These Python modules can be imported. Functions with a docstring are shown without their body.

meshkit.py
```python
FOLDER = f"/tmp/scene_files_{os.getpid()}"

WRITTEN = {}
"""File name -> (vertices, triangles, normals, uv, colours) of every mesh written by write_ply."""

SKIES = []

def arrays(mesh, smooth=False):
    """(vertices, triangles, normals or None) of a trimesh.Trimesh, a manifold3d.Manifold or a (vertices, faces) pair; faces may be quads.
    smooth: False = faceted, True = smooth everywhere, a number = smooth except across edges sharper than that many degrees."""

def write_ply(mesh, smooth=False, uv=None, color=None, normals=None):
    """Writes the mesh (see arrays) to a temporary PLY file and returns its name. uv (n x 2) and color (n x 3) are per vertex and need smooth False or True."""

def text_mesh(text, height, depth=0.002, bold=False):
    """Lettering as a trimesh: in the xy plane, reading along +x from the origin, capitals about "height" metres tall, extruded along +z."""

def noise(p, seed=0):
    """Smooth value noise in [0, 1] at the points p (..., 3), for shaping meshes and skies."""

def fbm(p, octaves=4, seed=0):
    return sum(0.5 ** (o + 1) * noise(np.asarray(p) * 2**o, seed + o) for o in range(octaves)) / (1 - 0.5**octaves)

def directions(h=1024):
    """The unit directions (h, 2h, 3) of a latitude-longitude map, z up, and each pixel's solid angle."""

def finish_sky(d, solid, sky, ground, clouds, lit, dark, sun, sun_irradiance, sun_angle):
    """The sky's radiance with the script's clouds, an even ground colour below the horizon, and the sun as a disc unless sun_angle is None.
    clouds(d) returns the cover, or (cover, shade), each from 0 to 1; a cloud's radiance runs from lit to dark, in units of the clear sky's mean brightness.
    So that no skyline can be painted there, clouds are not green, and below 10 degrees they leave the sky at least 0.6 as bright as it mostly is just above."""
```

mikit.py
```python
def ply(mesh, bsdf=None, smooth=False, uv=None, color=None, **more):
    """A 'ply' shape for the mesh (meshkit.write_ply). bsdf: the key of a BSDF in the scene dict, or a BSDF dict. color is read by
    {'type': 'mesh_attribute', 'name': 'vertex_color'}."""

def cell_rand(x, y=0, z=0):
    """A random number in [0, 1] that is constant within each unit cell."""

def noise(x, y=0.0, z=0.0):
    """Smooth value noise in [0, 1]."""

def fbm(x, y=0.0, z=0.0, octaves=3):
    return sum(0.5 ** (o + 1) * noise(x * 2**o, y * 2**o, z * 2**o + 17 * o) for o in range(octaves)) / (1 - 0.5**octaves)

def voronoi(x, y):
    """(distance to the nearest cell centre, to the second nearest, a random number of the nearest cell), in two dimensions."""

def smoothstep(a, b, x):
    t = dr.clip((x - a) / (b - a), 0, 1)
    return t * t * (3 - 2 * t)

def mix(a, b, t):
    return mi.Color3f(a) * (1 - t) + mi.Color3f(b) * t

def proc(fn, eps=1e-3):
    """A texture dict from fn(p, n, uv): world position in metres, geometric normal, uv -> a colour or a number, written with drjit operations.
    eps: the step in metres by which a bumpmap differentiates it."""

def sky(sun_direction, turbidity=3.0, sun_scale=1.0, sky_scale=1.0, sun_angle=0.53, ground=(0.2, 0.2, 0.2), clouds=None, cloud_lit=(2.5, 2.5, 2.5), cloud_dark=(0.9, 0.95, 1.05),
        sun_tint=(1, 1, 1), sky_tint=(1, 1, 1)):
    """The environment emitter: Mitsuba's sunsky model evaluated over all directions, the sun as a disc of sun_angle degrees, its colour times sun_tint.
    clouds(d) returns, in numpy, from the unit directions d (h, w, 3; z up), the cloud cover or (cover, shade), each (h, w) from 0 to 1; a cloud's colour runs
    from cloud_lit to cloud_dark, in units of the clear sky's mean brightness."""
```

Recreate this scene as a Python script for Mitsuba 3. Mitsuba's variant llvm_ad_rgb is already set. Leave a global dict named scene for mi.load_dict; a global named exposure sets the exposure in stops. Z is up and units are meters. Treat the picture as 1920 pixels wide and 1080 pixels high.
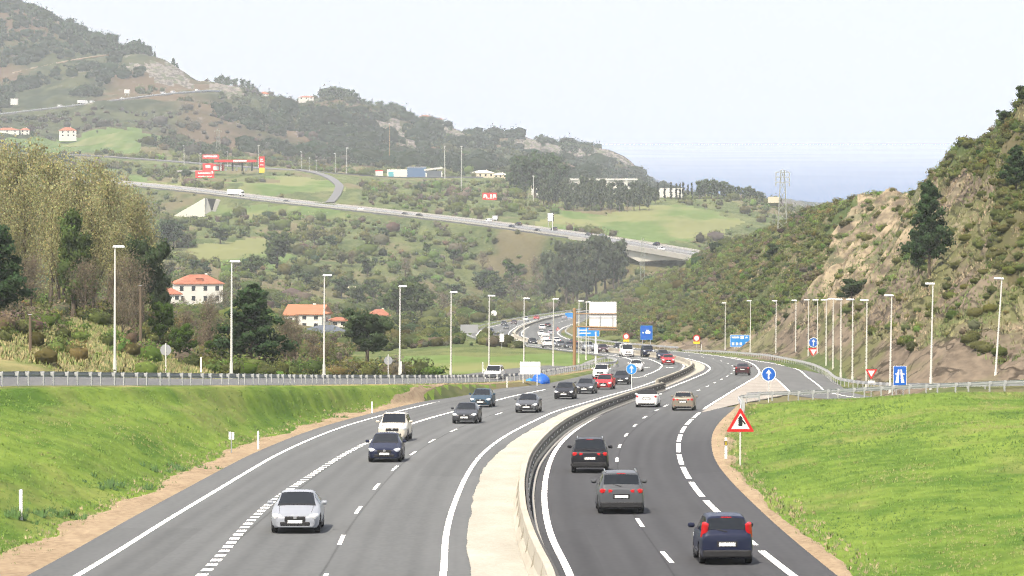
import math, random
import numpy as np, trimesh, mitsuba as mi, drjit as dr
import mikit, meshkit
from mikit import noise, fbm, voronoi, cell_rand, smoothstep, mix
from scipy.interpolate import LinearNDInterpolator, PchipInterpolator, RegularGridInterpolator
from scipy.ndimage import gaussian_filter
from scipy.spatial import cKDTree
import shapely
from shapely.geometry import Polygon, LineString

# ---------------------------------------------------------------- camera, sky, exposure
FOC, CX, CY, HOR, CAMZ = 6300.0, 960.0, 540.0, 268.0, 100.0     # focal length and rows in pixels of the 1920 wide photograph
PITCH = math.atan((CY - HOR) / FOC)
FW = np.array([0, math.cos(PITCH), -math.sin(PITCH)])
UP = np.array([0, math.sin(PITCH), math.cos(PITCH)])
T = mi.ScalarTransform4f
exposure = 2.1
SUN = (-0.26, -0.56, 0.78)
HAZE = 0.00013
scene, labels = {}, {}
scene['haze_air'] = {'type': 'homogeneous', 'albedo': {'type': 'rgb', 'value': [0.90, 0.95, 1.0]}, 'sigma_t': HAZE}
scene['camera'] = {'type': 'perspective', 'fov': 2 * math.degrees(math.atan(960 / FOC)), 'fov_axis': 'x', 'near_clip': 1.0, 'far_clip': 500000.0,
                   'to_world': T().look_at(origin=[0, 0, CAMZ], target=[0, math.cos(PITCH) * 100, CAMZ - math.sin(PITCH) * 100], up=[0, 0, 1]),
                   'medium': {'type': 'ref', 'id': 'haze_air'}}
scene['sky'] = mikit.sky(SUN, turbidity=3, ground=(0.15, 0.17, 0.16), sun_tint=(0.93, 1.0, 1.10), clouds=lambda d: 0.72 + 0.2 * (meshkit.fbm(d * np.array([3.0, 3.0, 14.0]), 4, 2) - 0.5), cloud_lit=(2.80, 2.80, 2.98))

# ---------------------------------------------------------------- helpers
def ray(px, py):
    return FOC * FW + np.array([px - CX, 0, 0]) + (CY - py) * UP

def at(px, py, D):
    """the point at distance D (metres along +y) seen at a pixel of the photograph"""
    r = ray(px, py)
    return np.array([0, 0, CAMZ]) + r * (D / r[1])

_HY = [-60, 440, 520, 580, 680, 800, 900, 1020, 1130, 1270, 1400, 1600, 1900]
_HH = [8.05 - 0.049 * 60, 29.61, 33.3, 36.2, 41.2, 47.0, 51.2, 55.8, 59.8, 64.9, 69.5, 75.5, 82.0]
_zr = PchipInterpolator(_HY, CAMZ - np.array(_HH))
def zr(Y):
    Y = np.asarray(Y, float)
    return np.where(Y < 440, CAMZ - 8.05 - 0.049 * Y, _zr(np.maximum(Y, 440)))

def onroad(px, py, up=0.0):
    """the point of the motorway's surface (raised by up) seen at a pixel"""
    r = ray(px, py)
    lo, hi = 20.0, 1890.0
    f = lambda Y: CAMZ + r[2] * Y / r[1] - (float(zr(Y)) + up)
    for _ in range(60):
        m = (lo + hi) / 2
        if f(m) > 0: lo = m
        else: hi = m
    Y = (lo + hi) / 2
    return np.array([r[0] * Y / r[1], Y, float(zr(Y)) + up])

def spline(pts, step=2.0, smooth=0.0):
    """a smooth curve through points, resampled evenly"""
    p = np.array(pts, float)
    t = np.r_[0, np.cumsum(np.linalg.norm(np.diff(p[:, :2], axis=0), axis=1))]
    f = PchipInterpolator(t, p)
    n = max(2, int(t[-1] / step) + 1)
    q = f(np.linspace(0, t[-1], n))
    if smooth:
        k = max(1, smooth / step)
        ends = q[[0, -1]].copy()
        pad = int(4 * k)
        qq = np.vstack([2 * q[0] - q[1:pad + 1][::-1], q, 2 * q[-1] - q[-pad - 1:-1][::-1]]) if n > pad + 2 else q
        qq = gaussian_filter(qq, (k, 0), mode='nearest')
        q = qq[pad:pad + n] if n > pad + 2 else qq
    return q

def side(c):
    """unit vectors to the right of a curve, level"""
    d = np.gradient(c[:, :2], axis=0)
    d /= np.linalg.norm(d, axis=1, keepdims=True) + 1e-9
    return np.stack([d[:, 1], -d[:, 0], 0 * d[:, 0]], 1)

def offset(c, w):
    return c + side(c) * np.reshape(w, (-1, 1))

def arc(c):
    return np.r_[0, np.cumsum(np.linalg.norm(np.diff(c, axis=0), axis=1))]

def resample(c, n):
    t = arc(c)
    s = np.linspace(0, t[-1], n)
    return np.stack([np.interp(s, t, c[:, k]) for k in range(3)], 1)

def cutcurve(c, s0, s1, step=1.0):
    t = arc(c)
    s = np.linspace(s0, s1, max(2, int((s1 - s0) / step) + 1))
    return np.stack([np.interp(s, t, c[:, k]) for k in range(3)], 1)

def strip(a, b):
    """sheet between two curves of equal length (facing up when b is to the right of a)"""
    n = len(a)
    v = np.vstack([a, b])
    i = np.arange(n - 1)
    f = np.vstack([np.stack([i, i + n, i + n + 1], 1), np.stack([i, i + n + 1, i + 1], 1)])
    return trimesh.Trimesh(v, f, process=False)

def strip_uv(a, b, u0, u1):
    n = len(a); t = np.r_[0, np.cumsum(np.linalg.norm(np.diff((a + b) / 2, axis=0), axis=1))]
    return strip(a, b), np.vstack([np.stack([np.full(n, u0), t], 1), np.stack([np.full(n, u1), t], 1)])

def ribbon(c, w, lift=0.0):
    c = c + [0, 0, lift]
    return strip(offset(c, -w / 2), offset(c, w / 2))

def sweep(profile, c, closed=True, cap=True):
    """profile: (right, up) points, carried along the curve c"""
    pr = np.array(profile, float)
    s = side(c)
    m, n = len(pr), len(c)
    v = c[:, None, :] + s[:, None, :] * pr[None, :, :1] + np.array([0, 0, 1.0]) * pr[None, :, 1:]
    v = v.reshape(-1, 3)
    f = []
    k = m if closed else m - 1
    i, j = np.meshgrid(np.arange(n - 1), np.arange(k), indexing='ij')
    i, j = i.ravel(), j.ravel()
    j2 = (j + 1) % m
    a, b, c2, d = i * m + j, i * m + j2, (i + 1) * m + j2, (i + 1) * m + j
    f = np.vstack([np.stack([a, b, c2], 1), np.stack([a, c2, d], 1)])
    me = trimesh.Trimesh(v, f, process=False)
    if cap and closed:
        tri = [[0, q, q + 1] for q in range(1, m - 1)]
        e0 = np.array(tri); e1 = np.array(tri)[:, ::-1] + (n - 1) * m
        me = trimesh.Trimesh(v, np.vstack([f, e0, e1]), process=False)
    return me

def cat(ms):
    return trimesh.util.concatenate([m for m in ms if m is not None])

def box(sx, sy, sz, c=(0, 0, 0), rz=0.0, rx=0.0, ry=0.0):
    m = trimesh.creation.box((sx, sy, sz))
    if rx: m.apply_transform(trimesh.transformations.rotation_matrix(rx, [1, 0, 0]))
    if ry: m.apply_transform(trimesh.transformations.rotation_matrix(ry, [0, 1, 0]))
    if rz: m.apply_transform(trimesh.transformations.rotation_matrix(rz, [0, 0, 1]))
    m.apply_translation(c)
    return m

def tube(a, b, r0, r1=None, n=8):
    """tapered round bar from a to b"""
    a, b = np.array(a, float), np.array(b, float)
    r1 = r0 if r1 is None else r1
    z = (b - a) / np.linalg.norm(b - a)
    x = np.cross(z, [0, 0, 1] if abs(z[2]) < 0.9 else [1, 0, 0]); x /= np.linalg.norm(x)
    y = np.cross(z, x)
    an = np.arange(n) * 2 * np.pi / n
    ring = np.cos(an)[:, None] * x + np.sin(an)[:, None] * y
    v = np.vstack([a + ring * r0, b + ring * r1, [a], [b]])
    i = np.arange(n); j = (i + 1) % n
    f = np.vstack([np.stack([i, j, j + n], 1), np.stack([i, j + n, i + n], 1), np.stack([j, i, i * 0 + 2 * n], 1), np.stack([i + n, j + n, i * 0 + 2 * n + 1], 1)])
    return trimesh.Trimesh(v, f, process=False)

def bar(a, b, w, h=None):
    """square bar from a to b"""
    return tube(a, b, w * 0.707, None, 4)

def moved(m, loc=(0, 0, 0), rz=0.0, s=1.0):
    m = m.copy()
    if s != 1.0: m.apply_scale(s)
    if rz: m.apply_transform(trimesh.transformations.rotation_matrix(rz, [0, 0, 1]))
    m.apply_translation(loc)
    return m

_used = {}
def numbered(name):
    n = _used.get(name, -1) + 1
    _used[name] = n
    return name if n == 0 else f'{name}_{n:03d}'

def mat4(loc=(0, 0, 0), rz=0.0, s=1.0, tilt=None):
    t = T().translate([float(x) for x in loc])
    if rz: t = t.rotate([0, 0, 1], math.degrees(rz))
    if tilt: t = t.rotate([0, 1, 0], tilt)
    if s != 1.0: t = t.scale(float(s)) if np.isscalar(s) else t.scale([float(x) for x in s])
    return t

def put(key, mesh, mat, smooth=False, to_world=None, **kw):
    d = mesh if isinstance(mesh, dict) else mikit.ply(mesh, mat, smooth, **kw)
    scene[key] = d if to_world is None else {**d, 'to_world': to_world}
    return key

def part(root, name, mesh, mat, smooth=False, to_world=None, label=None, **kw):
    key = numbered(root + '__' + name)
    put(key, mesh, mat, smooth, to_world, **kw)
    if label: labels[key] = {'label': label}
    return key

def thing(name, label, cat_, group=None):
    key = numbered(name)
    labels[key] = {'label': label, 'category': cat_}
    if group: labels[key]['group'] = group
    return key

def structure(name, mesh, mat, smooth=False, label=None, **kw):
    key = numbered(name)
    put(key, mesh, mat, smooth, **kw)
    labels[key] = {'kind': 'structure'}
    if label: labels[key]['label'] = label
    return key

def stuff(name, mesh, mat, label, cat_, smooth=False, **kw):
    key = numbered(name)
    put(key, mesh, mat, smooth, **kw)
    labels[key] = {'kind': 'stuff', 'label': label, 'category': cat_}
    return key

# ---------------------------------------------------------------- materials
def mat(name, base, rough=0.6, metallic=0.0, spec=0.4, **kw):
    b = {'type': 'rgb', 'value': list(base)} if isinstance(base, (tuple, list)) else base
    scene['m_' + name] = {'type': 'twosided', 'bsdf': {'type': 'principled', 'base_color': b, 'roughness': rough, 'metallic': metallic, 'specular': spec, **kw}}
    return 'm_' + name

def pmat(name, fn, rough=0.9, spec=0.15, bump=None, eps=0.02, bscale=1.0):
    b = {'type': 'principled', 'base_color': mikit.proc(fn), 'roughness': rough, 'specular': spec}
    if bump is not None:
        b = {'type': 'bumpmap', 'arbitrary': mikit.proc(bump, eps), 'scale': bscale, 'bsdf': b}
    scene['m_' + name] = {'type': 'twosided', 'bsdf': b}
    return 'm_' + name
# ---------------------------------------------------------------- ground materials
def tracks(uv, lanes, half):
    """darker oil band and polished wheel tracks along each lane, and the seams between the paved strips"""
    u = mi.Float(uv.x); t = mi.Float(0)
    for c in lanes:
        t += 0.5 * dr.exp(-dr.square((u - c) / (half * 0.45)))
        for s in (-1, 1): t += 0.75 * dr.exp(-dr.square((u - c - s * half) / (half * 0.32)))
    return t
def asphalt(lo, hi, lanes, half, edges):
    def fn(p, n, uv):
        a = fbm(p.x * 0.9, p.y * 0.10, 0, 4); g = noise(p.x * 9, p.y * 3, 1); L_ = fbm(mi.Float(uv.x) * 22, mi.Float(uv.y) * 0.018, 4, 4)
        col = mix(lo, hi, a * 0.35 + g * 0.2 + L_ * 0.45)
        col = col * (1.0 - 0.17 * tracks(uv, lanes, half) * (0.6 + 0.8 * fbm(mi.Float(uv.x) * 5, mi.Float(uv.y) * 0.03, 2, 2)))
        for e in edges: col = col * (1.0 - 0.35 * dr.exp(-dr.square((mi.Float(uv.x) - e) / 0.0035)))
        pt = smoothstep(0.82, 0.84, cell_rand(dr.floor(mi.Float(uv.x) * 4), dr.floor(mi.Float(uv.y) / 38), 3))
        return col * (1.0 - 0.07 * pt)
    return fn
f_asphalt_old = asphalt((0.080, 0.084, 0.086), (0.124, 0.128, 0.130), (0.24, 0.51, 0.79), 0.066, (0.385, 0.655))
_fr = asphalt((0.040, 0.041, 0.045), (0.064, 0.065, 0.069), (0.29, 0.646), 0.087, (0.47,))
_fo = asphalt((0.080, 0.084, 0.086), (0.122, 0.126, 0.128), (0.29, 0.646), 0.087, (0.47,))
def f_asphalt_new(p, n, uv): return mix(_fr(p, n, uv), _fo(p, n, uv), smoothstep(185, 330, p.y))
def f_gravel(p, n, uv):
    a = fbm(p.x * 0.7, p.y * 0.25, 2, 4); g = noise(p.x * 14, p.y * 6, 3)
    return mix((0.235, 0.22, 0.185), (0.39, 0.372, 0.325), a * 0.75 + g * 0.25)
def f_gore(p, n, uv):
    a = fbm(p.x * 0.7, p.y * 0.25, 2, 4); g = noise(p.x * 14, p.y * 6, 3)
    return mix((0.19, 0.172, 0.155), (0.29, 0.268, 0.24), a * 0.7 + g * 0.3)
def f_soil(p, n, uv):
    a = fbm(p.x * 0.8, p.y * 0.4, 2, 4); g = noise(p.x * 7, p.y * 3, 4)
    return mix((0.165, 0.118, 0.075), (0.31, 0.24, 0.16), a * 0.55 + g * 0.45)
def f_bank(p, n, uv):
    a = fbm(p.x * 0.28, p.y * 0.10, 1, 4); b = fbm(p.x * 1.3 + p.y * 0.25, p.y * 0.5, 7, 3); c = smoothstep(0.58, 0.75, fbm(p.x * 0.22, p.y * 0.09, 11, 4))
    col = mix((0.058, 0.112, 0.016), (0.145, 0.205, 0.034), smoothstep(0.25, 0.75, a * 0.6 + b * 0.4))
    return mix(col, (0.20, 0.19, 0.07), c * 0.4)
def b_bank(p, n, uv):
    return fbm(p.x * 1.5, p.y * 1.0, 3, 3) * 0.5 + fbm(p.x * 5, p.y * 4, 9, 2) * 0.15
def f_rock(p, n, uv):
    d = p.x * 0.35 + p.y * 0.10 - p.z * 0.45
    a = fbm(p.x * 0.16, p.y * 0.06, p.z * 0.2, 4); s = fbm(d * 0.55, p.y * 0.03, p.z * 0.08, 3); g = fbm(p.x * 1.6, p.y * 0.5, p.z * 1.8, 3)
    col = mix((0.095, 0.074, 0.055), (0.222, 0.178, 0.132), smoothstep(0.2, 0.8, s * 0.5 + g * 0.5))
    col = mix(col, (0.115, 0.125, 0.045), smoothstep(0.42, 0.62, a) * 0.8)
    ck = 1 - dr.abs(2 * fbm(p.x * 0.30 + p.z * 0.22, p.y * 0.10, p.z * 0.34 - p.x * 0.1, 4) - 1)
    col = col * (1.0 - 0.62 * smoothstep(0.90, 0.985, ck))
    w = smoothstep(0.60, 0.72, fbm(p.x * 0.06, p.y * 0.02, p.z * 0.07, 2)) * smoothstep(0.4, 0.6, g)
    return mix(col, (0.33, 0.28, 0.20), w * 0.5)
def f_scrub(p, n, uv):
    a = fbm(p.x * 0.035, p.y * 0.015, 2, 4); b = fbm(p.x * 0.16, p.y * 0.06, 5, 3); g = fbm(p.x * 0.9, p.y * 0.4, p.z, 2)
    col = mix((0.050, 0.072, 0.024), (0.105, 0.118, 0.044), smoothstep(0.3, 0.7, b * 0.6 + g * 0.4))
    return mix(col, (0.135, 0.105, 0.062), smoothstep(0.5, 0.68, a) * 0.7)
def f_meadow(p, n, uv):
    a = fbm(p.x * 0.03, p.y * 0.012, 2, 4); b = fbm(p.x * 0.2, p.y * 0.06, 5, 3)
    return mix(mix((0.062, 0.105, 0.026), (0.105, 0.145, 0.045), b), (0.17, 0.165, 0.072), smoothstep(0.45, 0.65, a) * 0.7)
def f_farhill(p, n, uv):
    a = fbm(p.x * 0.012, p.y * 0.008, p.z * 0.012, 4); b = fbm(p.x * 0.05, p.y * 0.02, p.z * 0.05, 3); g = fbm(p.x * 0.12, p.y * 0.04, p.z * 0.12, 3)
    col = mix((0.022, 0.031, 0.015), (0.058, 0.064, 0.028), smoothstep(0.3, 0.7, b))
    col = mix(col, (0.108, 0.072, 0.045), smoothstep(0.44, 0.62, a) * 0.85)
    st = dr.clip(1.25 - 1.6 * mi.Float(n.z), 0, 1)
    rk = smoothstep(0.45, 0.62, g * 0.55 + a * 0.2 + st * 0.5)
    return mix(col, mix((0.13, 0.115, 0.105), (0.25, 0.20, 0.16), b), rk * 0.65)
M_OLD = pmat('asphalt_old', f_asphalt_old, 0.85, 0.25)
def f_slip(p, n, uv):
    a = fbm(p.x * 0.9, p.y * 0.12, 0, 3); g = noise(p.x * 9, p.y * 3, 1)
    return mix((0.085, 0.088, 0.090), (0.118, 0.120, 0.122), a * 0.8 + g * 0.2)
M_SLIP = pmat('asphalt_slip', f_slip, 0.85, 0.25)
M_NEW = pmat('asphalt_new', f_asphalt_new, 0.85, 0.25)
M_GRAVEL = pmat('gravel', f_gravel)
M_GORE = pmat('gore', f_gore)
M_SOIL = pmat('soil', f_soil)
M_BANK = pmat('bank', f_bank, bump=b_bank, eps=0.05, bscale=0.6)
def b_rock(p, n, uv):
    return fbm(p.x * 1.1, p.y * 0.6, p.z * 1.3, 4)
M_ROCK = pmat('rock', f_rock, bump=b_rock, eps=0.06, bscale=0.9)
M_SCRUB = pmat('scrubland', f_scrub)
M_MEADOW = pmat('meadow', f_meadow)
def f_outc(p, n, uv):
    a = fbm(p.x * 0.05, p.y * 0.02, p.z * 0.1, 3); g = fbm(p.x * 0.5, p.y * 0.16, p.z * 0.7, 4)
    col = mix((0.11, 0.088, 0.062), (0.31, 0.25, 0.165), smoothstep(0.3, 0.68, g))
    col = mix(col, mix((0.075, 0.068, 0.062), (0.21, 0.182, 0.158), smoothstep(0.3, 0.68, g)), smoothstep(1500, 2000, p.y))
    return mix(col, (0.07, 0.085, 0.04), smoothstep(0.52, 0.62, fbm(p.x * 0.22, p.y * 0.07, p.z * 0.3 + 9, 3)) * 0.7)
M_OUTC = pmat('outcrop', f_outc)
def f_drym(p, n, uv):
    b = fbm(p.x * 0.35, p.y * 0.12, 5, 4)
    return mix((0.09, 0.115, 0.032), (0.21, 0.185, 0.085), smoothstep(0.3, 0.7, b))
M_DRYM = pmat('dry_meadow', f_drym)
M_FAR = pmat('farhill', f_farhill)
M_PAINT = mat('road_paint', (0.78, 0.78, 0.76), 0.7)
def f_conc(p, n, uv):
    a = fbm(p.x * 0.8, p.y * 0.3, p.z * 2, 3)
    return mix((0.27, 0.245, 0.20), (0.40, 0.375, 0.32), a)
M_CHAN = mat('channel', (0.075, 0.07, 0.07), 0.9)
M_CONC = pmat('concrete', f_conc, 0.85, 0.2)

# ---------------------------------------------------------------- the lines of the motorway, as seen, laid on its surface
def rd(pts, step=2.0, smooth=6.0, pre=None):
    w = [onroad(*p) for p in pts]
    if pre is not None: w = [np.array([x, y, float(zr(y))]) for x, y in pre] + w
    c = spline(w, step, smooth)
    c[:, 2] = zr(c[:, 1])
    return c
LE = rd([(143,1080),(200,1047),(300,983),(400,923),(500,863),(567,830),(640,801),(712,780),(763,767),(823,753),(882,742),(923,734.5),(960,728.5),(1025,717.6),(1067,710.5),(1110,702.8),(1150,694.5),(1178,686),(1188,679),(1180,672.5),(1144,666),(1100,660.5),(1060,656),(1020,651.5),(985,648),(955,645),(925,641),(903,635),(893,629),(898,622),(915,614.5),(945,607.5),(985,599.5),(1030,592),(1075,585.5),(1110,581)], pre=[(-13.2,-30),(-13.2,40)])
BL = rd([(380,1080),(443,1005),(507,942),(567,902),(640,855),(690,829),(770,795),(845,773),(900,759),(960,743),(1035,728),(1110,712.5),(1160,700),(1196,690),(1208,683),(1205,678)], pre=[(-9.6,-30),(-9.6,40)])
LD = rd([(614,1080),(629,1038),(660,972),(697,922),(730,887),(765,857),(800,832),(838,812),(877,796.5),(916,782),(953,770),(1025,747.5),(1090,732),(1150,718.5),(1210,703.5),(1238,690),(1240,683),(1223,675),(1185,669),(1140,662.5),(1100,656.5),(1060,652),(1020,647.5),(985,644),(955,639.5),(932,634),(927,627),(938,619),(955,612),(990,603.5),(1030,596.5),(1070,589.5),(1112,583)], pre=[(-5.9,-30),(-5.9,40)])
IL = rd([(833,1080),(833,1020),(843,970),(867,907),(893,863),(930,829),(973,803),(1000,790),(1039,772),(1090,757),(1140,742),(1182,730.5),(1222,717),(1262,702),(1281,690),(1280,682.5),(1266,675),(1240,669),(1200,663.5),(1150,658),(1100,653),(1060,648.5),(1020,644.5),(985,640.5),(962,636),(952.5,630),(955,623),(967,614),(980,608),(1007,599.5),(1033,593.5),(1075,587),(1115,582)], pre=[(-2.3,-30),(-2.3,40)])
RL = rd([(1073,1080),(1049,1040),(1029,995.6),(1021,951),(1021,913),(1027,878),(1038,850),(1059,823),(1098,793.5),(1138,772),(1190,751.5),(1233,735.5),(1297,710.5),(1326,697),(1331,689),(1316,680),(1300,675),(1270,669),(1230,664),(1180,658.5),(1130,653.5),(1090,649.5),(1050,645),(1015,640),(992,635),(978,628),(979,622),(988,615),(1007,606),(1030,599.5),(1060,593),(1090,588),(1125,582.5)], pre=[(1.9,-30),(1.7,40)])
RD_ = rd([(1284,1080),(1274,1070),(1218,1007),(1180,950),(1160,905),(1156,878),(1157,854),(1163,832),(1175,814),(1191,797),(1209,782),(1229,770),(1250,760),(1310,732),(1325,725.5),(1337,719),(1350,712.5),(1360,707.5),(1368,703),(1374,698),(1377,692),(1374,686),(1368,682.5),(1352,676.5),(1330,671.5),(1300,667),(1260,662.5),(1220,659),(1170,654),(1120,648.5),(1080,644.5),(1050,640.5),(1025,636),(1012,630),(1012,623),(1022,614.5),(1042,606),(1070,598.5),(1100,592),(1132,586)], pre=[(5.5,-30),(5.3,40)])
RR = rd([(1490,1080),(1468,1066),(1428,1034),(1395,1005),(1360,974),(1324,940),(1287,890),(1273,853),(1273,824),(1284,800),(1304,780),(1324,764.5),(1347,750),(1380,729.5),(1400,717.5),(1418,706.5),(1424,699),(1420,690),(1411,682.5),(1399,677.5),(1375,672.5),(1345,667.5),(1300,662),(1250,658),(1200,653.5),(1150,648.5),(1110,643.5),(1080,639),(1055,632),(1046,626),(1052,617),(1070,609),(1095,600.5),(1120,594),(1145,588.5)], pre=[(9.1,-30),(9.0,40)])
RE = rd([(1570,1080),(1480,1006),(1427,958),(1373,905),(1344,869),(1334,837),(1336,812),(1350,790),(1373,769),(1384,758)], pre=[(11.2,-30),(11.0,40)])
SG_L = rd([(1424,699),(1440,703),(1454,710.5),(1469,723.5),(1483,737.6)], smooth=2)          # slip road: left edge line
SG_R = rd([(1370,669.5),(1391,673),(1447,681.5),(1480,688),(1516,709),(1536,724),(1554,739)], smooth=5)   # slip road: right edge line
# the slip road's near end turns away to the right, behind the guardrail
def extend(c, pts):
    return spline(np.vstack([c[::8], pts]), 2.0, 5.0)
def wz(x, y, dz=0.0): return [x, y, float(zr(y)) + dz]
SG_L2 = extend(SG_L, [wz(26.6, 292, 0.15), wz(29.0, 272, 0.6), wz(33.0, 255, 1.2), wz(39.5, 238, 1.9), wz(52, 222, 2.6), wz(75, 208, 3.6)])
SG_R2 = extend(SG_R, [wz(30.2, 292, 0.15), wz(33.0, 277, 0.6), wz(37.2, 262, 1.2), wz(43.5, 248, 1.9), wz(55, 233, 2.6), wz(76, 219, 3.6)])

# barrier in the middle (its foot); two lengths that overlap
def foot(px, toprow, h): 
    q = onroad(px, toprow, h); return np.array([q[0], q[1], q[2] - h])
BARH = 0.82
BAR1 = spline([[0.15, 40, float(zr(40))]] + [foot(a, b, BARH) for a, b in [(1036,1080),(1011,1029),(991,982),(980,940),(978,907),(982,878),(993,847),(1004,832),(1025,810),(1055,787),(1087,770),(1128,752.5),(1168,738.5),(1217,723.6),(1243,716.6)]], 1.0, 3.0)
BAR2 = spline([foot(a, b, BARH) for a, b in [(1232,711),(1245,706.5),(1277,694),(1292,686.5),(1297,681.5),(1292,676),(1283,671.5),(1262,666),(1235,661.5),(1200,657.5),(1150,652.5),(1100,647.5),(1060,643),(1020,638.5),(990,634.5),(970,629.5),(965,624),(970,617.5),(980,611.5),(1000,603.5),(1020,597.5),(1045,591.8),(1085,585),(1118,580)]], 1.5, 4.0)
for b in (BAR1, BAR2): b[:, 2] = zr(b[:, 1])

# ---------------------------------------------------------------- carriageways: sheets with turned down edges
def paired(a, b, n):
    return resample(a, n), resample(b, n)
def road_mesh(a, b, n=400, skirt=0.6, lift=0.0):
    a, b = paired(a, b, n)
    a = a + [0, 0, lift]; b = b + [0, 0, lift]
    m = (a + b) / 2
    q = [strip_uv(a, m, 0.0, 0.5), strip_uv(m, b, 0.5, 1.0), strip_uv(a - [0, 0, skirt], a, 0.0, 0.0), strip_uv(b, b - [0, 0, skirt], 1.0, 1.0)]
    me = cat([x[0] for x in q])
    global ROAD_UV
    ROAD_UV = np.vstack([x[1] for x in q])
    return me
L_out = offset(LE, np.interp(LE[:, 1], [0, 150, 330, 460, 700, 1500], [-1.5, -1.5, -1.3, -2.2, -1.6, -1.6]))
R_out = np.vstack([RE, ])
IL_in = offset(IL, np.interp(IL[:, 1], [0, 200, 300, 420, 1500], [0.95, 0.95, 0.8, 0.9, 0.7]))
RL_in = offset(RL, np.interp(RL[:, 1], [0, 200, 300, 380, 430, 520, 1500], [-1.35, -1.15, -1.0, -1.0, -1.0, -0.9, -0.8]))
def upto(c, y0, y1):
    k0 = int(np.argmax(c[:, 1] >= y0)); k1 = int(np.argmax(c[:, 1] >= y1)) if c[-1, 1] >= y1 else len(c)
    return c[k0:k1]
# left carriageway
_m = road_mesh(L_out, IL_in, 700)
structure('carriageway', _m, M_OLD, uv=ROAD_UV, label='grey asphalt carriageway of the oncoming traffic')
# right carriageway: near part in darker, newer asphalt up to the gore, far part in older
kR = int(np.argmax(RR[:, 1] > 262)); kL = int(np.argmax(RL[:, 1] > 250))
near_R = np.vstack([RE[:-3]]);
RRx = offset(RR, np.interp(RR[:, 1], [262, 300, 600, 1500], [1.6, 0.5, 0.6, 1.2]))
right_edge = np.vstack([near_R, RRx[kR:]])
i0, i1 = int(np.argmax(right_edge[:, 1] > 275)), int(np.argmax(RL_in[:, 1] > 262))
_m = road_mesh(RL_in[:i1 + 1], right_edge[:i0 + 1], 300)
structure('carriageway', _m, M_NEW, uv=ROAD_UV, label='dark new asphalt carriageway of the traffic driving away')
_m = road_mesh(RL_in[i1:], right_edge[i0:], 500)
structure('carriageway', _m, M_NEW, uv=ROAD_UV, label='older grey asphalt of the carriageway beyond the gore')
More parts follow.
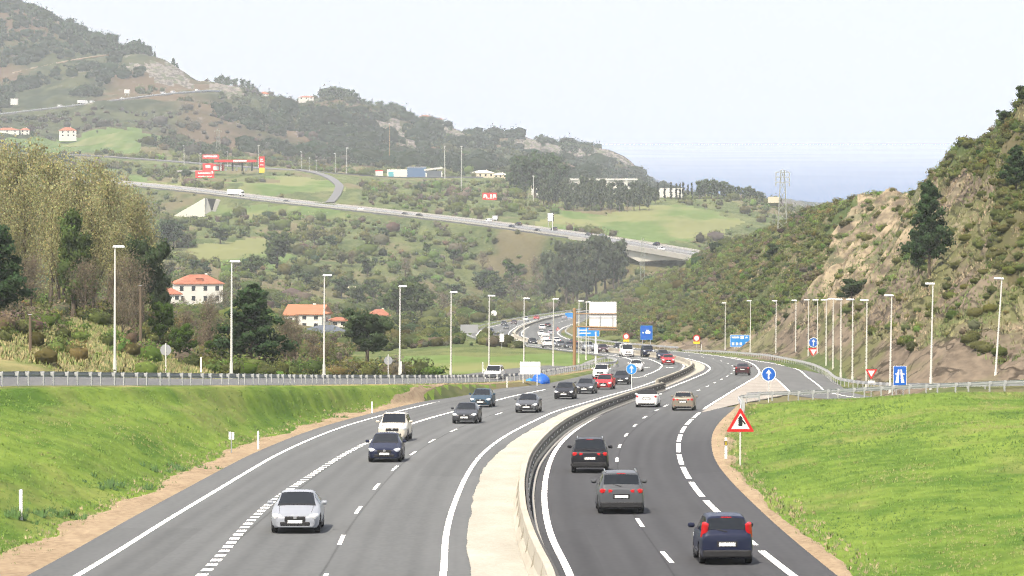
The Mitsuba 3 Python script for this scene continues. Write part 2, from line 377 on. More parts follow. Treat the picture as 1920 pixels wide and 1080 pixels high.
# slip road on the right, and the pale gore between
SGo = offset(SG_R2[:], np.interp(np.arange(len(SG_R2)), [0, len(SG_R2) * 0.35, len(SG_R2) * 0.6, len(SG_R2)], [-0.3, -2.6, -2.2, -1.4]))
SGi = offset(SG_L2, 0.4)
structure('slip_road', road_mesh(resample(np.vstack([offset(RR, 0.5)[(RR[:, 1] > 420) & (RR[:, 1] < 560)][::-1], SGi]), 200), resample(SGo, 200), 200, lift=0.012), M_SLIP, label='slip road joining from the right below the hillside')
go_l = RR[(RR[:, 1] > 255) & (RR[:, 1] < 392)]
gn = 60
gl = resample(offset(go_l, 0.15), gn)
gr_ = resample(SG_L[::-1], gn); gr_ = np.vstack([resample(np.array([onroad(1386, 757), onroad(1430, 749), onroad(1483, 738)]), 20), SG_L[::-1]]); gr_ = resample(gr_, gn)
structure('gore_area', road_mesh(gl, gr_, gn, lift=0.02), M_GORE, label='pale gravel gore between carriageway and slip road')
# median strip of pale gravel: near strip left of the barrier, and the island beyond, right of the barrier
MED = rd([(882,1080),(878,1040),(878,995),(887,940),(897,904),(916,869),(947,840),(990,810),(1019,793),(1049,778),(1095,761),(1128,751),(1160,742)], smooth=2, pre=[(-1.1,-30),(-1.15,40)])
rngm = np.random.default_rng(3)
nm = 500
ma, mb = resample(MED, nm), resample(upto(offset(BAR1, 0.15), -50, 318), nm)
mb = np.vstack([[0.3, -30, float(zr(-30))], mb]); mb = resample(mb, nm)
ma = ma + side(ma) * (np.clip(meshkit.fbm(np.stack([np.arange(nm) * 0.11, 0 * ma[:, 0], 0 * ma[:, 0]], 1), 4) - 0.5, -1, 1) * 0.22)[:, None]
structure('median_strip', road_mesh(ma, mb, nm, lift=0.05, skirt=0.3), M_GRAVEL, label='pale gravel strip between the carriageways')
i_a = rd([(1236,724),(1262,713),(1290,700),(1302,690),(1300,681),(1290,676)], smooth=2); i_b = rd([(1238,730),(1270,717),(1304,702),(1321,692),(1318,684),(1303,678)], smooth=2)
structure('median_strip', road_mesh(i_a, i_b, 60, lift=0.05, skirt=0.3), M_GRAVEL, label='pale gravel island inside the bend')
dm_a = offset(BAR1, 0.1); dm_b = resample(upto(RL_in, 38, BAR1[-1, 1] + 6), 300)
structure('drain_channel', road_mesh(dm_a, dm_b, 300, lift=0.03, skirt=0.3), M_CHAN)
far_m = upto(IL_in, 470, 1500); far_n = upto(RL_in, 480, 1500)
structure('median_strip', road_mesh(far_m, far_n, 200, lift=-0.02, skirt=0.3), M_GRAVEL, label='far median strip between the carriageways')

# ---------------------------------------------------------------- guardrail lines (foot), with their own levels
GR_L = spline([[-36, 100, 91.0]] + [at(a, b, d) for a, b, d in [(0,727,175),(213,725,198),(432,724,225),(640,722.5,270),(720,721.5,285),(807,720.5,303),(900,718,335),(960,716,346),(1032,705.5,378),(1060,701,395),(1118,690.5,437)]], 1.0, 4.0)
GR_R = spline([onroad(1386, 757) + [0.5, 0, 0.1]] + [at(a, b, d) for a, b, d in [(1420,753,280),(1483,753,274),(1540,750,268),(1600,747,262),(1700,742,253),(1800,738.5,244),(1920,734,236)]] + [[47, 218, 83.9], [75, 203, 85]], 1.0, 3.0)
GR_S = spline([at(a, b, d) for a, b, d in [(1230,664,665),(1290,663.5,640),(1360,666.5,585),(1400,670,545),(1441,674.5,505),(1479,682,468),(1516,691,430),(1547,705,386),(1579,724,343)]] + [[34.6, 305, 77.4], [38.0, 288, 78.6], [43.5, 268, 80.2], [52, 253, 82], [77, 236, 84]], 1.0, 4.0)
# slip road behind the left guardrail
LS_a = GR_L + side(GR_L) * -0.45
LS_b = GR_L + side(GR_L) * np.interp(arc(GR_L), [0, 300, 370], [-7.5, -7.5, -5])[:, None]
LS_b[:, 2] += np.interp(arc(GR_L), [0, 330, 370], [0.45, 0.40, 0.0])     # banked surface
structure('slip_road', road_mesh(LS_b, LS_a, 250, lift=0.06, skirt=0.3), M_SLIP, label='slip road behind the left guardrail')

# far highway across the valley
HW = spline([at(a, b, d) for a, b, d in [(-150,325,2100),(100,334,2030),(250,346,1950),(400,361,1880),(520,377,1835),(620,387,1800),(760,402,1745),(900,418,1700),(1050,438,1620),(1200,460,1550),(1300,477,1505),(1420,498,1460)]], 8.0, 30)
# road over the shoulder of the far hill, and a lane higher up
HH_ = spline([at(a, b, d) for a, b, d in [(-150,232,2850),(0,214,2900),(100,203,2920),(200,190,2950),(300,177,2980),(372,171,3010),(400,172,3080)]], 10.0, 20)
HU = spline([at(a, b, d) for a, b, d in [(-100,165,3120),(0,142,3150),(60,128,3180),(120,115,3200),(200,103,3250)]], 10.0, 20)
PLAT = spline([at(a, b, d) for a, b, d in [(-100,283,2300),(100,288,2290),(250,297,2270),(380,307,2240),(500,316,2200),(600,322,2160),(680,330,2200),(760,333,2250),(900,332,2280)]], 8.0, 20)
LOOP = spline([at(a, b, d) for a, b, d in [(560,318,2170),(600,326,2120),(628,340,2020),(636,352,1930),(630,366,1870),(618,380,1815)]], 5.0, 8)

# ---------------------------------------------------------------- terrain
ctrl = []
def C(*pts):
    for a, b, d in pts: ctrl.append(at(a, b, d))
def W(*pts):
    for p in pts: ctrl.append(np.array(p, float))
for c, dz in ((offset(L_out, -0.6), 0.0), (offset(right_edge, 0.7), 0.0), (IL_in, 0), (RL_in, 0)):
    for q in c[::6]: ctrl.append(q + [0, 0, dz])
for c in (offset(SG_L2, -0.3), SGo):
    for q in c[::6]: ctrl.append(q)
for q in GR_L[::8]: ctrl.append(q)
for q in LS_b[::8]: ctrl.append(q)
for q in GR_R[::6]: ctrl.append(q)
for q in GR_S[6::8]: ctrl.append(q + [0, 0, 0.1])
# foreground
W([-52, 100, 92.5], [-40, 40, 93.5], [-36, -60, 97], [-70, -60, 99], [-70, 60, 96], [-60, 140, 93], [70, -60, 104], [60, 40, 101], [26, -60, 98], [25, 40, 94.3], [27, 100, 90.2], [24, 150, 86.6], [60, 110, 96], [80, 180, 92], [24, 190, 84.4], [28, 225, 83.2], [24, 240, 81.6], [17, 250, 80.6])
# left, beyond the slip road
C((-300,640,260),(-100,610,275),(40,612,290),(120,597,305),(200,612,306),(290,672,296),(360,692,315),(480,696,322),(600,700,345),(690,698,400),(750,692,430))
C((-300,560,380),(0,572,380),(120,590,372),(280,606,390),(-100,560,560),(150,565,600),(300,590,620),(420,640,520),(560,660,560),(690,660,620))
C((-300,540,900),(100,560,900),(250,568,920),(370,574,1000),(480,600,880),(590,614,900),(650,625,860),(710,606,1300),(760,650,700),(820,660,560),(880,670,500),(950,668,520),(1040,660,560))
C((870,640,640),(930,652,600),(1000,655,600),(1060,660,580),(840,610,1000),(800,600,1150),(860,596,1350),(930,586,1500),(1000,576,1560),(1060,570,1580))
C((500,560,1250),(300,520,1300),(100,520,1300),(-200,520,1300),(640,565,1350),(750,560,1400))
# slope up to the highway
C((300,470,1500),(450,470,1520),(600,470,1560),(750,480,1580),(900,490,1600),(1000,500,1590),(1100,520,1560),(1180,520,1530),(1250,515,1500),(1300,520,1460))
for q in HW[:: 6]:
    px = 960 + FOC * q[0] / q[1]
    if px < 1150: ctrl.append(q)
C((1160,470,1566),(1190,505,1535),(1240,512,1510),(1280,500,1495))
C((60,350,1960),(250,365,1915),(330,408,1800),(450,405,1780),(620,413,1760),(760,422,1715),(900,442,1665),(1000,460,1615),(1090,475,1580))
C((60,320,2060),(240,338,1975),(380,345,1930),(450,343,1890),(540,362,1860),(620,368,1820),(760,388,1770),(900,402,1735),(1000,418,1690),(1100,435,1640),(1200,448,1590),(1290,462,1560))
# plateau
C((340,322,2080),(430,326,2080),(560,324,2085),(340,335,2030),(430,340,2010),(560,340,2020))
for q in PLAT[::6]: ctrl.append(q)
for q in LOOP[::4]: ctrl.append(q)
C((700,345,2080),(800,345,2100),(900,345,2120),(760,333,2300),(850,333,2310),(940,332,2320),(960,352,2100),(930,374,1940),(1000,384,1900),(1060,392,1860),(1150,392,1880),(1230,376,1930),(1300,370,2000),(1420,374,2050),(1440,388,1960),(1380,432,1760),(1260,440,1680),(1180,425,1740),(1100,415,1760),(1320,400,1850),(1480,405,1900))
C((1480,395,2080),(1440,372,2120),(1300,372,2150),(1150,370,2200),(1000,352,2300))
# far hill: foot, flank, crest
C((-150,280,2480),(0,282,2460),(150,284,2440),(290,292,2380),(420,305,2350),(560,308,2420),(700,322,2500),(850,326,2550),(960,328,2560))
C((-150,255,2650),(0,258,2640),(100,262,2620),(250,262,2580),(330,275,2600),(480,290,2640),(640,300,2720),(800,305,2800),(940,316,2820),(1060,330,2850),(1180,350,2850))
for q in HH_[::5]: ctrl.append(q)
for q in HU[::5]: ctrl.append(q)
C((400,185,3050),(600,235,3030),(740,262,3080),(860,280,3120),(1000,295,3200),(1120,318,3280),(1180,335,3320))
C((0,190,3000),(200,172,3060),(300,165,3060),(350,168,3050))
RIDGE = [(-150,-60,3350),(0,3,3400),(50,12,3400),(100,34,3400),(150,62,3390),(200,84,3370),(215,92,3340),(250,92,3330),(290,102,3310),(330,124,3270),(350,141,3230),(375,170,3160),(390,176,3150),(400,147,3180),(424,149,3220),(460,166,3280),(500,186,3330),(540,194,3350),(590,184,3380),(640,176,3400),(700,198,3430),(740,210,3450),(780,222,3480),(830,232,3500),(880,245,3530),(930,256,3560),(980,262,3580),(1010,259,3560),(1060,270,3560),(1120,279,3570),(1160,289,3580),(1190,304,3590),(1210,322,3600),(1225,343,3610),(1240,390,3620),(1256,428,3640)]
C(*RIDGE)
C(*[(a, b + 45, d + 350) for a, b, d in RIDGE[:-3]])
W([-1400, 4600, 150], [-600, 4500, 90], [-200, 4400, 20], [100, 4300, -20], [220, 3900, -15], [250, 3400, -12], [160, 2700, 45], [260, 2600, 35], [300, 3000, -5], [800, 3000, -30], [1400, 4600, -40], [1000, 2400, -10], [500, 2300, 10], [420, 2000, 40], [600, 1700, 30], [-900, 2600, 120], [-1200, 3400, 240], [-700, 2000, 85], [-520, 1500, 60], [-400, 1000, 60], [-220, 600, 78], [-160, 350, 88])
# right hand hillside
HB = [(1990,712,276),(1920,716,281),(1867,719,287),(1745,726,294),(1670,732,324),(1625,732,334),(1577,713,377),(1549,697,424),(1516,682.5,478),(1455,669,535),(1407,662,577),(1360,658,628),(1300,656,665),(1240,655,700),(1180,651,760),(1130,644,850),(1095,624,1000),(1085,604,1180),(1090,587,1380),(1110,575,1520)]
C(*HB)
CREST = [(2100,40,400),(1985,118,405),(1920,172,415),(1880,218,435),(1830,252,460),(1790,290,490),(1740,326,530),(1700,350,560),(1640,364,620),(1560,382,720),(1500,396,820),(1440,426,950),(1390,445,1020),(1340,464,1100),(1290,492,1220),(1230,536,1360),(1170,552,1460)]
C(*CREST)
for a, b, d in CREST:
    q = at(a, b, d); W(q + [40, 10, -3], q + [110, 20, -14])
HSL = [(1900,450,345),(1745,510,395),(1620,540,470),(1500,545,560),(1400,545,690),(1300,575,850),(1200,600,1000),(1140,600,1200),(1650,430,560),(1550,440,640),(1450,470,780),(1350,520,900),(1820,380,400)]
C(*HSL)
W([160, 200, 100], [200, 420, 112], [260, 800, 80], [300, 1200, 60], [130, 60, 108])

ctrl = np.array(ctrl)
NV, NU = 740, 420
YY = np.exp(np.linspace(math.log(70), math.log(4700), NV)) - 120
UU = np.linspace(-0.30, 0.30, NU)
gy, gu = np.meshgrid(YY, UU, indexing='ij')
gx = gu * (gy + 120)
tz = LinearNDInterpolator(np.stack([ctrl[:, 0] / (ctrl[:, 1] + 120) * 6, np.log(ctrl[:, 1] + 120)], 1), ctrl[:, 2])(gu * 6, np.log(gy + 120))
bad = np.isnan(tz)
if bad.any():
    from scipy.interpolate import NearestNDInterpolator
    tz[bad] = NearestNDInterpolator(np.stack([gu[~bad], np.log(gy[~bad] + 120)], 1), tz[~bad])(gu[bad], np.log(gy[bad] + 120))
tz = gaussian_filter(tz, 2.2)
P3 = lambda sx, sy, k: np.stack([gx * sx, gy * sy, gx * 0 + k], -1)
poly_road = [Polygon(np.vstack([a[:, :2], b[::-1, :2]])).buffer(0) for a, b in ((L_out, IL_in), (RL_in, right_edge), (SGi, SGo), (LS_b, LS_a), (IL_in, RL_in), (gl, gr_), (SG_L2, SG_R2))]
allroad = shapely.unary_union(poly_road)
def dist_to(geom):
    bd = geom.boundary if geom.geom_type != 'LineString' else geom
    pts = np.vstack([np.array([l.interpolate(s).coords[0] for s in np.arange(0, l.length, 1.0)]) for l in getattr(bd, 'geoms', [bd])])
    d = cKDTree(pts).query(np.stack([gx.ravel(), gy.ravel()], 1), distance_upper_bound=200)[0].reshape(gx.shape)
    d = np.minimum(d, 200)
    if geom.geom_type != 'LineString': d[shapely.contains_xy(geom, gx, gy)] *= -1
    return d
DR = dist_to(allroad)
# roughness of the natural ground, fading out at the roads
hillw = np.clip((gx - 40) / 10, 0, 1) * (gy > 230) + np.clip((gy - 620) / 100, 0, 1) * (gx > 20)
hillw = np.clip(hillw, 0, 1)
amp = np.where(gy > 2450, 9.0, np.where(gy > 700, 2.2, 0.5)); amp = gaussian_filter(amp, 6)
rough = (meshkit.fbm(P3(0.02, 0.02, 1.0), 5) - 0.5) * 2 * amp + np.where(gy > 2400, 1, 0) * (meshkit.fbm(P3(0.012, 0.012, 8), 4) - 0.5) * 10
rough += hillw * ((meshkit.fbm(P3(0.16, 0.09, 5.0), 4) - 0.5) * 5.5 + (np.abs(meshkit.noise(P3(0.35, 0.12, 7.0)) - 0.5) * -2.6)) * np.clip(1.4 - gy / 1400, 0.3, 1)
rough += hillw * (meshkit.fbm(P3(0.45, 0.22, 15.0), 3) - 0.5) * 2.4 * (gy < 900)
near_hw = np.minimum.reduce([dist_to(LineString(c[:, :2])) for c in (HW, HH_, HU, PLAT, LOOP)])
fade = np.clip((DR - 1.5) / np.where(hillw > 0.2, 5, 14), 0, 1) * np.clip((near_hw - 12) / 40, 0, 1)
tz = tz + rough * fade
bed = zr(gy) - 0.30
# beds: motorway
main = shapely.unary_union([poly_road[0], poly_road[1], poly_road[4], poly_road[5]])
Dm = dist_to(main)
wgt = np.clip(1 - (Dm - 0.4) / 5.0, 0, 1); wgt = wgt * wgt * (3 - 2 * wgt)
tz = tz * (1 - wgt) + (zr(gy) - 0.03) * wgt
tz = np.where(Dm < 0, np.minimum(tz, zr(gy) - 0.3), tz)
def bed_along(curve, half, depth, blend):
    """lays the ground under a road's line and eases it out at both sides"""
    global tz
    near = gy > -1000
    tr = cKDTree(curve[:, :2])
    d, i = tr.query(np.stack([gx.ravel(), gy.ravel()], 1)); d = d.reshape(gx.shape); z = curve[i, 2].reshape(gx.shape)
    w = np.clip(1 - (d - half) / blend, 0, 1); w = w * w * (3 - 2 * w)
    tz = tz * (1 - w) + (z - depth) * w
mid = lambda a, b: (resample(a, 200) + resample(b, 200)) / 2
bed_along(resample(mid(LS_a, LS_b), 600), 4.0, 0.30, 2.0)
bed_along(resample(offset(GR_L, 0.45), 600), 1.0, 0.02, 1.6)
bed_along(resample(offset(LS_b, -1.6), 600), 1.1, 0.03, 2.5)
bed_along(resample(mid(resample(SGi, 200), resample(SGo, 200)), 400), 3.0, 0.25, 2.0)
px_g = CX + FOC * gx / np.maximum(gy, 1)
keep = tz.copy()
bed_along(HW[(CX + FOC * HW[:, 0] / HW[:, 1]) < 1150], 15, 0.5, 14)
bed_along(HH_, 9, 0.6, 12); bed_along(HU, 4, 0.4, 8); bed_along(PLAT, 7, 0.4, 10); bed_along(LOOP, 6, 0.4, 8)
ground = RegularGridInterpolator((np.log(YY + 120), UU), tz, bounds_error=False, fill_value=None)
def gz(x, y):
    x, y = np.asarray(x, float), np.asarray(y, float)
    return ground(np.stack([np.log(np.maximum(y, -45) + 120), np.clip(x / (np.maximum(y, -45) + 120), -0.3, 0.3)], -1))

def seen(px, py, d0=120.0, d1=4400.0):
    """where the line of sight through a pixel of the photograph meets the ground"""
    r = ray(px, py)
    D = np.exp(np.linspace(math.log(d0), math.log(d1), 1500))
    z = CAMZ + r[2] * D / r[1]; x = r[0] * D / r[1]
    g = gz(x, D)
    k = int(np.argmax(g >= z)) if (g >= z).any() else len(D) - 1
    return np.array([x[k], D[k], float(g[k])])

# zones of the one ground sheet, each with its own cover
cxx, cyy, czz = [(a[:-1, :-1] + a[1:, :-1] + a[:-1, 1:] + a[1:, 1:]) / 4 for a in (gx, gy, tz)]
zone = np.full(cxx.shape, 'scrubland', dtype=object)
wob = (meshkit.fbm(np.stack([cxx * 0.02, cyy * 0.006, cxx * 0], -1), 4) - 0.5)
zone[cyy > 2430 + wob * 300] = 'far_hill'
hill = Polygon([q[:2] for q in [at(*p) for p in HB]] + [(100, 1600), (420, 1500), (420, 150), (90, 215)]).buffer(0)
inhill = shapely.contains_xy(hill, cxx, cyy)
hb = np.array([at(*p) for p in HB])
xb = np.interp(cyy, hb[::1, 1], hb[:, 0])
cut_h = np.interp(cyy, [250, 290, 330, 380, 420, 500, 600, 760], [12, 13.5, 19, 21, 17, 10, 5, 0]) * (1 + wob * 1.6)
foot_h = -6.0 + 5.0 * meshkit.noise(np.stack([cyy * 0.06, cyy * 0, cyy * 0], -1), 4)
zone[(inhill | ((cxx > 20) & (cyy > 262) & (cyy < 700) & ((cxx - xb) > -6) & ((cxx - xb) < 3))) & ((cxx - xb) < cut_h) & ((cxx - xb) > foot_h) & (cyy < 880) & (DR[:-1, :-1] > 1.2)] = 'rocky_slope'
bank_l = Polygon(np.vstack([offset(L_out, -0.2)[L_out[:, 1] < 420][:, :2], GR_L[GR_L[:, 1] < 415][::-1, :2], [[-80, 90], [-80, -80], [-20, -80]]])).buffer(0)
bank_r = Polygon(np.vstack([offset(RE, 0.3)[:, :2], GR_R[:, :2], [[130, 150], [130, -80], [10, -80]]])).buffer(0)
inbl, inbr = shapely.contains_xy(bank_l, cxx, cyy), shapely.contains_xy(bank_r, cxx, cyy)
zone[inbl | inbr] = 'grass_bank'
def img_poly(pts, d=None):
    return Polygon([seen(a, b)[:2] if d is None else at(a, b, d)[:2] for a, b in pts]).buffer(4)
meadows = [img_poly(p) for p in ([(1060,395),(1150,398),(1230,385),(1300,392),(1350,425),(1310,452),(1230,448),(1140,436),(1060,425)],
                                 [(395,400),(420,385),(520,392),(640,400),(640,408),(500,410),(395,408)],
                                 [(470,352),(480,335),(560,332),(612,345),(612,362),(520,362)],
                                 [(-20,268),(20,258),(130,266),(285,255),(285,288),(120,284),(-20,280)],
                                 [(770,694),(800,668),(900,675),(1060,664),(1070,686),(1030,692),(900,702)],
                                 [(420,455),(520,450),(620,470),(600,500),(480,490)], [(330,335),(420,352),(330,345),(220,330)])]
for mp in meadows: zone[shapely.contains_xy(mp, cxx + wob * 60 * (cyy > 900), cyy + wob * 160 * (cyy > 900)) & ~inbl & ~inbr & (zone != 'rocky_slope')] = 'meadow'
for pts in ([(1560,520),(1588,445),(1600,405),(1640,380),(1690,362),(1725,372),(1705,402),(1690,470),(1640,530)], [(720,232),(740,230),(758,250),(772,285),(752,284),(735,262)], [(832,236),(856,234),(884,262),(872,272),(845,256)], [(974,262),(1012,260),(1010,290),(984,292)], [(1120,284),(1165,290),(1218,322),(1222,338),(1180,318),(1130,304)], [(296,118),(330,132),(366,164),(330,160),(290,150),(240,128)], [(398,152),(422,156),(440,178),(405,176)], [(1020,270),(1070,274),(1110,290),(1060,300),(1020,290)]):
    pg = img_poly(pts); zone[shapely.contains_xy(pg, cxx + wob * 30 * (cyy > 2000), cyy)] = 'rock_outcrop'
for pts in ([(-20,700),(120,640),(170,612),(235,622),(262,660),(330,694)],):
    zone[shapely.contains_xy(img_poly(pts), cxx + wob * 6, cyy) & ~inbl] = 'dry_meadow'
idx = np.arange(NV * NU).reshape(NV, NU)
q = np.stack([idx[:-1, :-1], idx[:-1, 1:], idx[1:, 1:], idx[1:, :-1]], -1)
verts = np.stack([gx, gy, tz], -1).reshape(-1, 3)
_full = trimesh.Trimesh(verts, np.vstack([q.reshape(-1, 4)[:, [0, 1, 2]], q.reshape(-1, 4)[:, [0, 2, 3]]]), process=False)
VN = np.array(_full.vertex_normals)
hidden = (czz < -8)
for zn, m_ in (('scrubland', M_SCRUB), ('far_hill', M_FAR), ('rocky_slope', M_ROCK), ('grass_bank', M_BANK), ('meadow', M_MEADOW), ('rock_outcrop', M_OUTC), ('dry_meadow', M_DRYM)):
    f4 = q[(zone == zn) & ~hidden]
    f3 = np.vstack([f4[:, [0, 1, 2]], f4[:, [0, 2, 3]]])
    u, inv = np.unique(f3, return_inverse=True)
    path = meshkit.write_ply((verts[u], inv.reshape(-1, 3)), False, None, None, normals=VN[u])
    key = numbered(zn)
    scene[key] = {'type': 'ply', 'filename': path, 'face_normals': False, 'bsdf': {'type': 'ref', 'id': m_}}
    labels[key] = {'kind': 'structure', 'label': {'scrubland': 'rough green and brown valley ground', 'far_hill': 'hazy brown and green hill above the sea', 'rocky_slope': 'bare brown rocky cutting beside the slip road', 'grass_bank': 'bright green grass banks beside the motorway', 'meadow': 'pale green meadows in the valley', 'rock_outcrop': 'bare cream and grey rock outcrops on the hills', 'dry_meadow': 'yellowish grass slope behind the left guardrail'}[zn]}

# the sea, out to the horizon
def f_sea(p, n, uv):
    a = fbm(p.x * 0.0011, p.y * 0.0004, 2, 4)
    return mix((0.030, 0.075, 0.21), (0.060, 0.125, 0.28), a)
M_SEA = pmat('sea', f_sea, 0.45, 0.25)
sv = np.array([[-9000, 1500, 0], [9000, 1500, 0], [60000, 300000, 0], [-60000, 300000, 0.0]])
structure('sea', (sv, np.array([[0, 1, 2], [0, 2, 3]])), M_SEA)
# haze
scene['haze'] = {'type': 'cube', 'to_world': T().translate([0, 150200, 103]).scale([61000, 150600, 163]), 'bsdf': {'type': 'null'}, 'interior': {'type': 'ref', 'id': 'haze_air'}}
labels['haze'] = {'kind': 'stuff', 'label': 'thin pale haze over the valley', 'category': 'haze'}
# ---------------------------------------------------------------- road markings, each a part of its carriageway
ROAD_L, ROAD_R, ROAD_R2, SLIP_R, SLIP_L = 'carriageway', 'carriageway_001', 'carriageway_002', 'slip_road', 'slip_road_001'
def solid(root, c, w, name='edge_line', lift=0.006):
    part(root, name, ribbon(c, w, lift), M_PAINT)
solid(ROAD_L, LE, 0.22); solid(ROAD_L, IL, 0.22)
k = int(np.argmax(RL[:, 1] > 262))
solid(ROAD_R, RL[:k + 1], 0.24); solid(ROAD_R2, RL[k:], 0.22)
k = int(np.argmax(RR[:, 1] > 262))
solid(ROAD_R2, RR[k:], 0.22, lift=0.03)
solid(SLIP_R, SG_L, 0.18, lift=0.035); solid(SLIP_R, SG_R2[:], 0.18, lift=0.03)
def dashes(root, c, first, length, gap, w, name, y1, lift=0.006):
    t = arc(c); n = 0
    s0 = np.interp(first, c[:, 1], t) if first is not None else 0.0
    end = np.interp(y1, c[:, 1], t)
    s = s0
    while s + length < end and n < 290:
        part(root, name, ribbon(cutcurve(c, s, s + length), w, lift), M_PAINT); s += length + gap; n += 1
dashes(ROAD_L, LD, 96, 5.0, 12.3, 0.15, 'lane_dash', 330)
dashes(ROAD_L, LD[LD[:, 1] > 440], 520, 5.0, 12.0, 0.16, 'lane_dash', 1400)
solid(ROAD_L, LD[(LD[:, 1] > 395) & (LD[:, 1] < 520)], 0.2, 'lane_line')
dashes(ROAD_L, BL, 88, 1.0, 1.0, 0.34, 'lane_block', 215)
solid(ROAD_L, BL[(BL[:, 1] > 215) & (BL[:, 1] < 330)], 0.26, 'lane_line')
dashes(ROAD_R, RD_, 88, 5.0, 12.3, 0.16, 'lane_dash', 270)
dashes(ROAD_R2, RD_, 272, 5.0, 12.0, 0.16, 'lane_dash', 560)
dashes(ROAD_R2, RD_[RD_[:, 1] > 560], 640, 5.0, 12.0, 0.16, 'lane_dash', 1400)
dashes(ROAD_R, RR, 84, 12.0, 2.6, 0.26, 'edge_dash', 262)
# lane arrows on the bend
def arrow(root, px, py, rz):
    p = Polygon([(-0.12, -3), (0.12, -3), (0.12, 0.6), (0.55, 0.6), (0, 3.2), (-0.55, 0.6), (-0.12, 0.6)])
    v, f = trimesh.creation.triangulate_polygon(p, engine='earcut')
    c, s_ = math.cos(rz), math.sin(rz)
    o = onroad(px, py)
    w = np.stack([v[:, 0] * c - v[:, 1] * s_ + o[0], v[:, 0] * s_ + v[:, 1] * c + o[1]], 1)
    part(root, 'lane_arrow', trimesh.Trimesh(np.column_stack([w, zr(w[:, 1]) + 0.008]), f, process=False), M_PAINT)
for px, py, rz in ((1211, 689, 2.9), (1257, 689, 2.9), (1187, 672, 1.9), (1199, 707, 2.8)): arrow(ROAD_L, px, py, rz)

# sandy verges along the asphalt
def verge(c, w, seed, lab, inner=0.0):
    c = spline(c, 0.8, 0)
    n = len(c)
    wn = meshkit.fbm(np.stack([np.arange(n) * 0.10, 0 * c[:, 0], 0 * c[:, 0]], 1), 4, seed)
    ww = np.reshape(w(c[:, 1]), -1) * (0.5 + wn * 1.05)
    ks = [0, 0.3, 0.6, 1.0]
    rows = []
    for kq in ks:
        r = c + side(c) * (inner + ww * kq)[:, None]
        r[:, 2] = gz(r[:, 0], r[:, 1]) + 0.05 + 0.05 * meshkit.noise(np.stack([r[:, 0] * 3, r[:, 1] * 2, r[:, 0] * 0 + seed], 1)) - (0.12 if kq == 1.0 else 0)
        if kq == 0: r[:, 2] = zr(r[:, 1]) - 0.012
        rows.append(r)
    flip = ww.mean() < 0
    structure('verge', cat([strip(b, a) if flip else strip(a, b) for a, b in zip(rows[:-1], rows[1:])]), M_SOIL, smooth=True, label=lab)
verge(L_out[L_out[:, 1] < 440], lambda y: -np.interp(y, [0, 100, 150, 220, 330, 440], [2.2, 1.9, 1.5, 1.4, 1.7, 1.1]), 4, 'strip of bare orange soil along the left carriageway')
verge(RE[RE[:, 1] < 285], lambda y: np.interp(y, [0, 100, 150, 200, 270], [0.75, 0.75, 0.8, 1.5, 1.0]), 6, 'strip of bare yellow soil along the right carriageway')
# slopes of the far roads: surfaces
def plain_road(c, half, m_, lab, lift=0.0, name='road'):
    return structure(name, road_mesh(offset(c, -half), offset(c, half), len(c), skirt=1.2, lift=lift), m_, label=lab)

_a = LS_a + side(LS_a) * -0.02 + [0, 0, 0.066]; _b = GR_L + side(GR_L) * 0.25; _b[:, 2] = gz(_b[:, 0], _b[:, 1]) + 0.045; _c = GR_L + side(GR_L) * 0.9; _c[:, 2] = gz(_c[:, 0], _c[:, 1]) - 0.04
structure('verge', cat([strip(_a, _b), strip(_b, _c)]), M_DRYM, smooth=True, label='narrow dry verge under the left guardrail')
# ---------------------------------------------------------------- vegetation
scene['m_foliage'] = {'type': 'twosided', 'bsdf': {'type': 'principled', 'base_color': {'type': 'mesh_attribute', 'name': 'vertex_color'}, 'roughness': 0.75, 'specular': 0.2}}
scene['m_leaf'] = {'type': 'principledthin', 'base_color': {'type': 'mesh_attribute', 'name': 'vertex_color'}, 'roughness': 0.7, 'diff_trans': 0.95, 'eta': 1.2}
def f_bark(p, n, uv):
    return mix((0.07, 0.055, 0.04), (0.17, 0.14, 0.11), fbm(p.x * 3, p.y * 3, p.z * 0.8, 3))
M_BARK = pmat('bark', f_bark)
RNG = np.random.default_rng(11)
_ICO = {k: trimesh.creation.icosphere(subdivisions=k) for k in (0, 1, 2)}

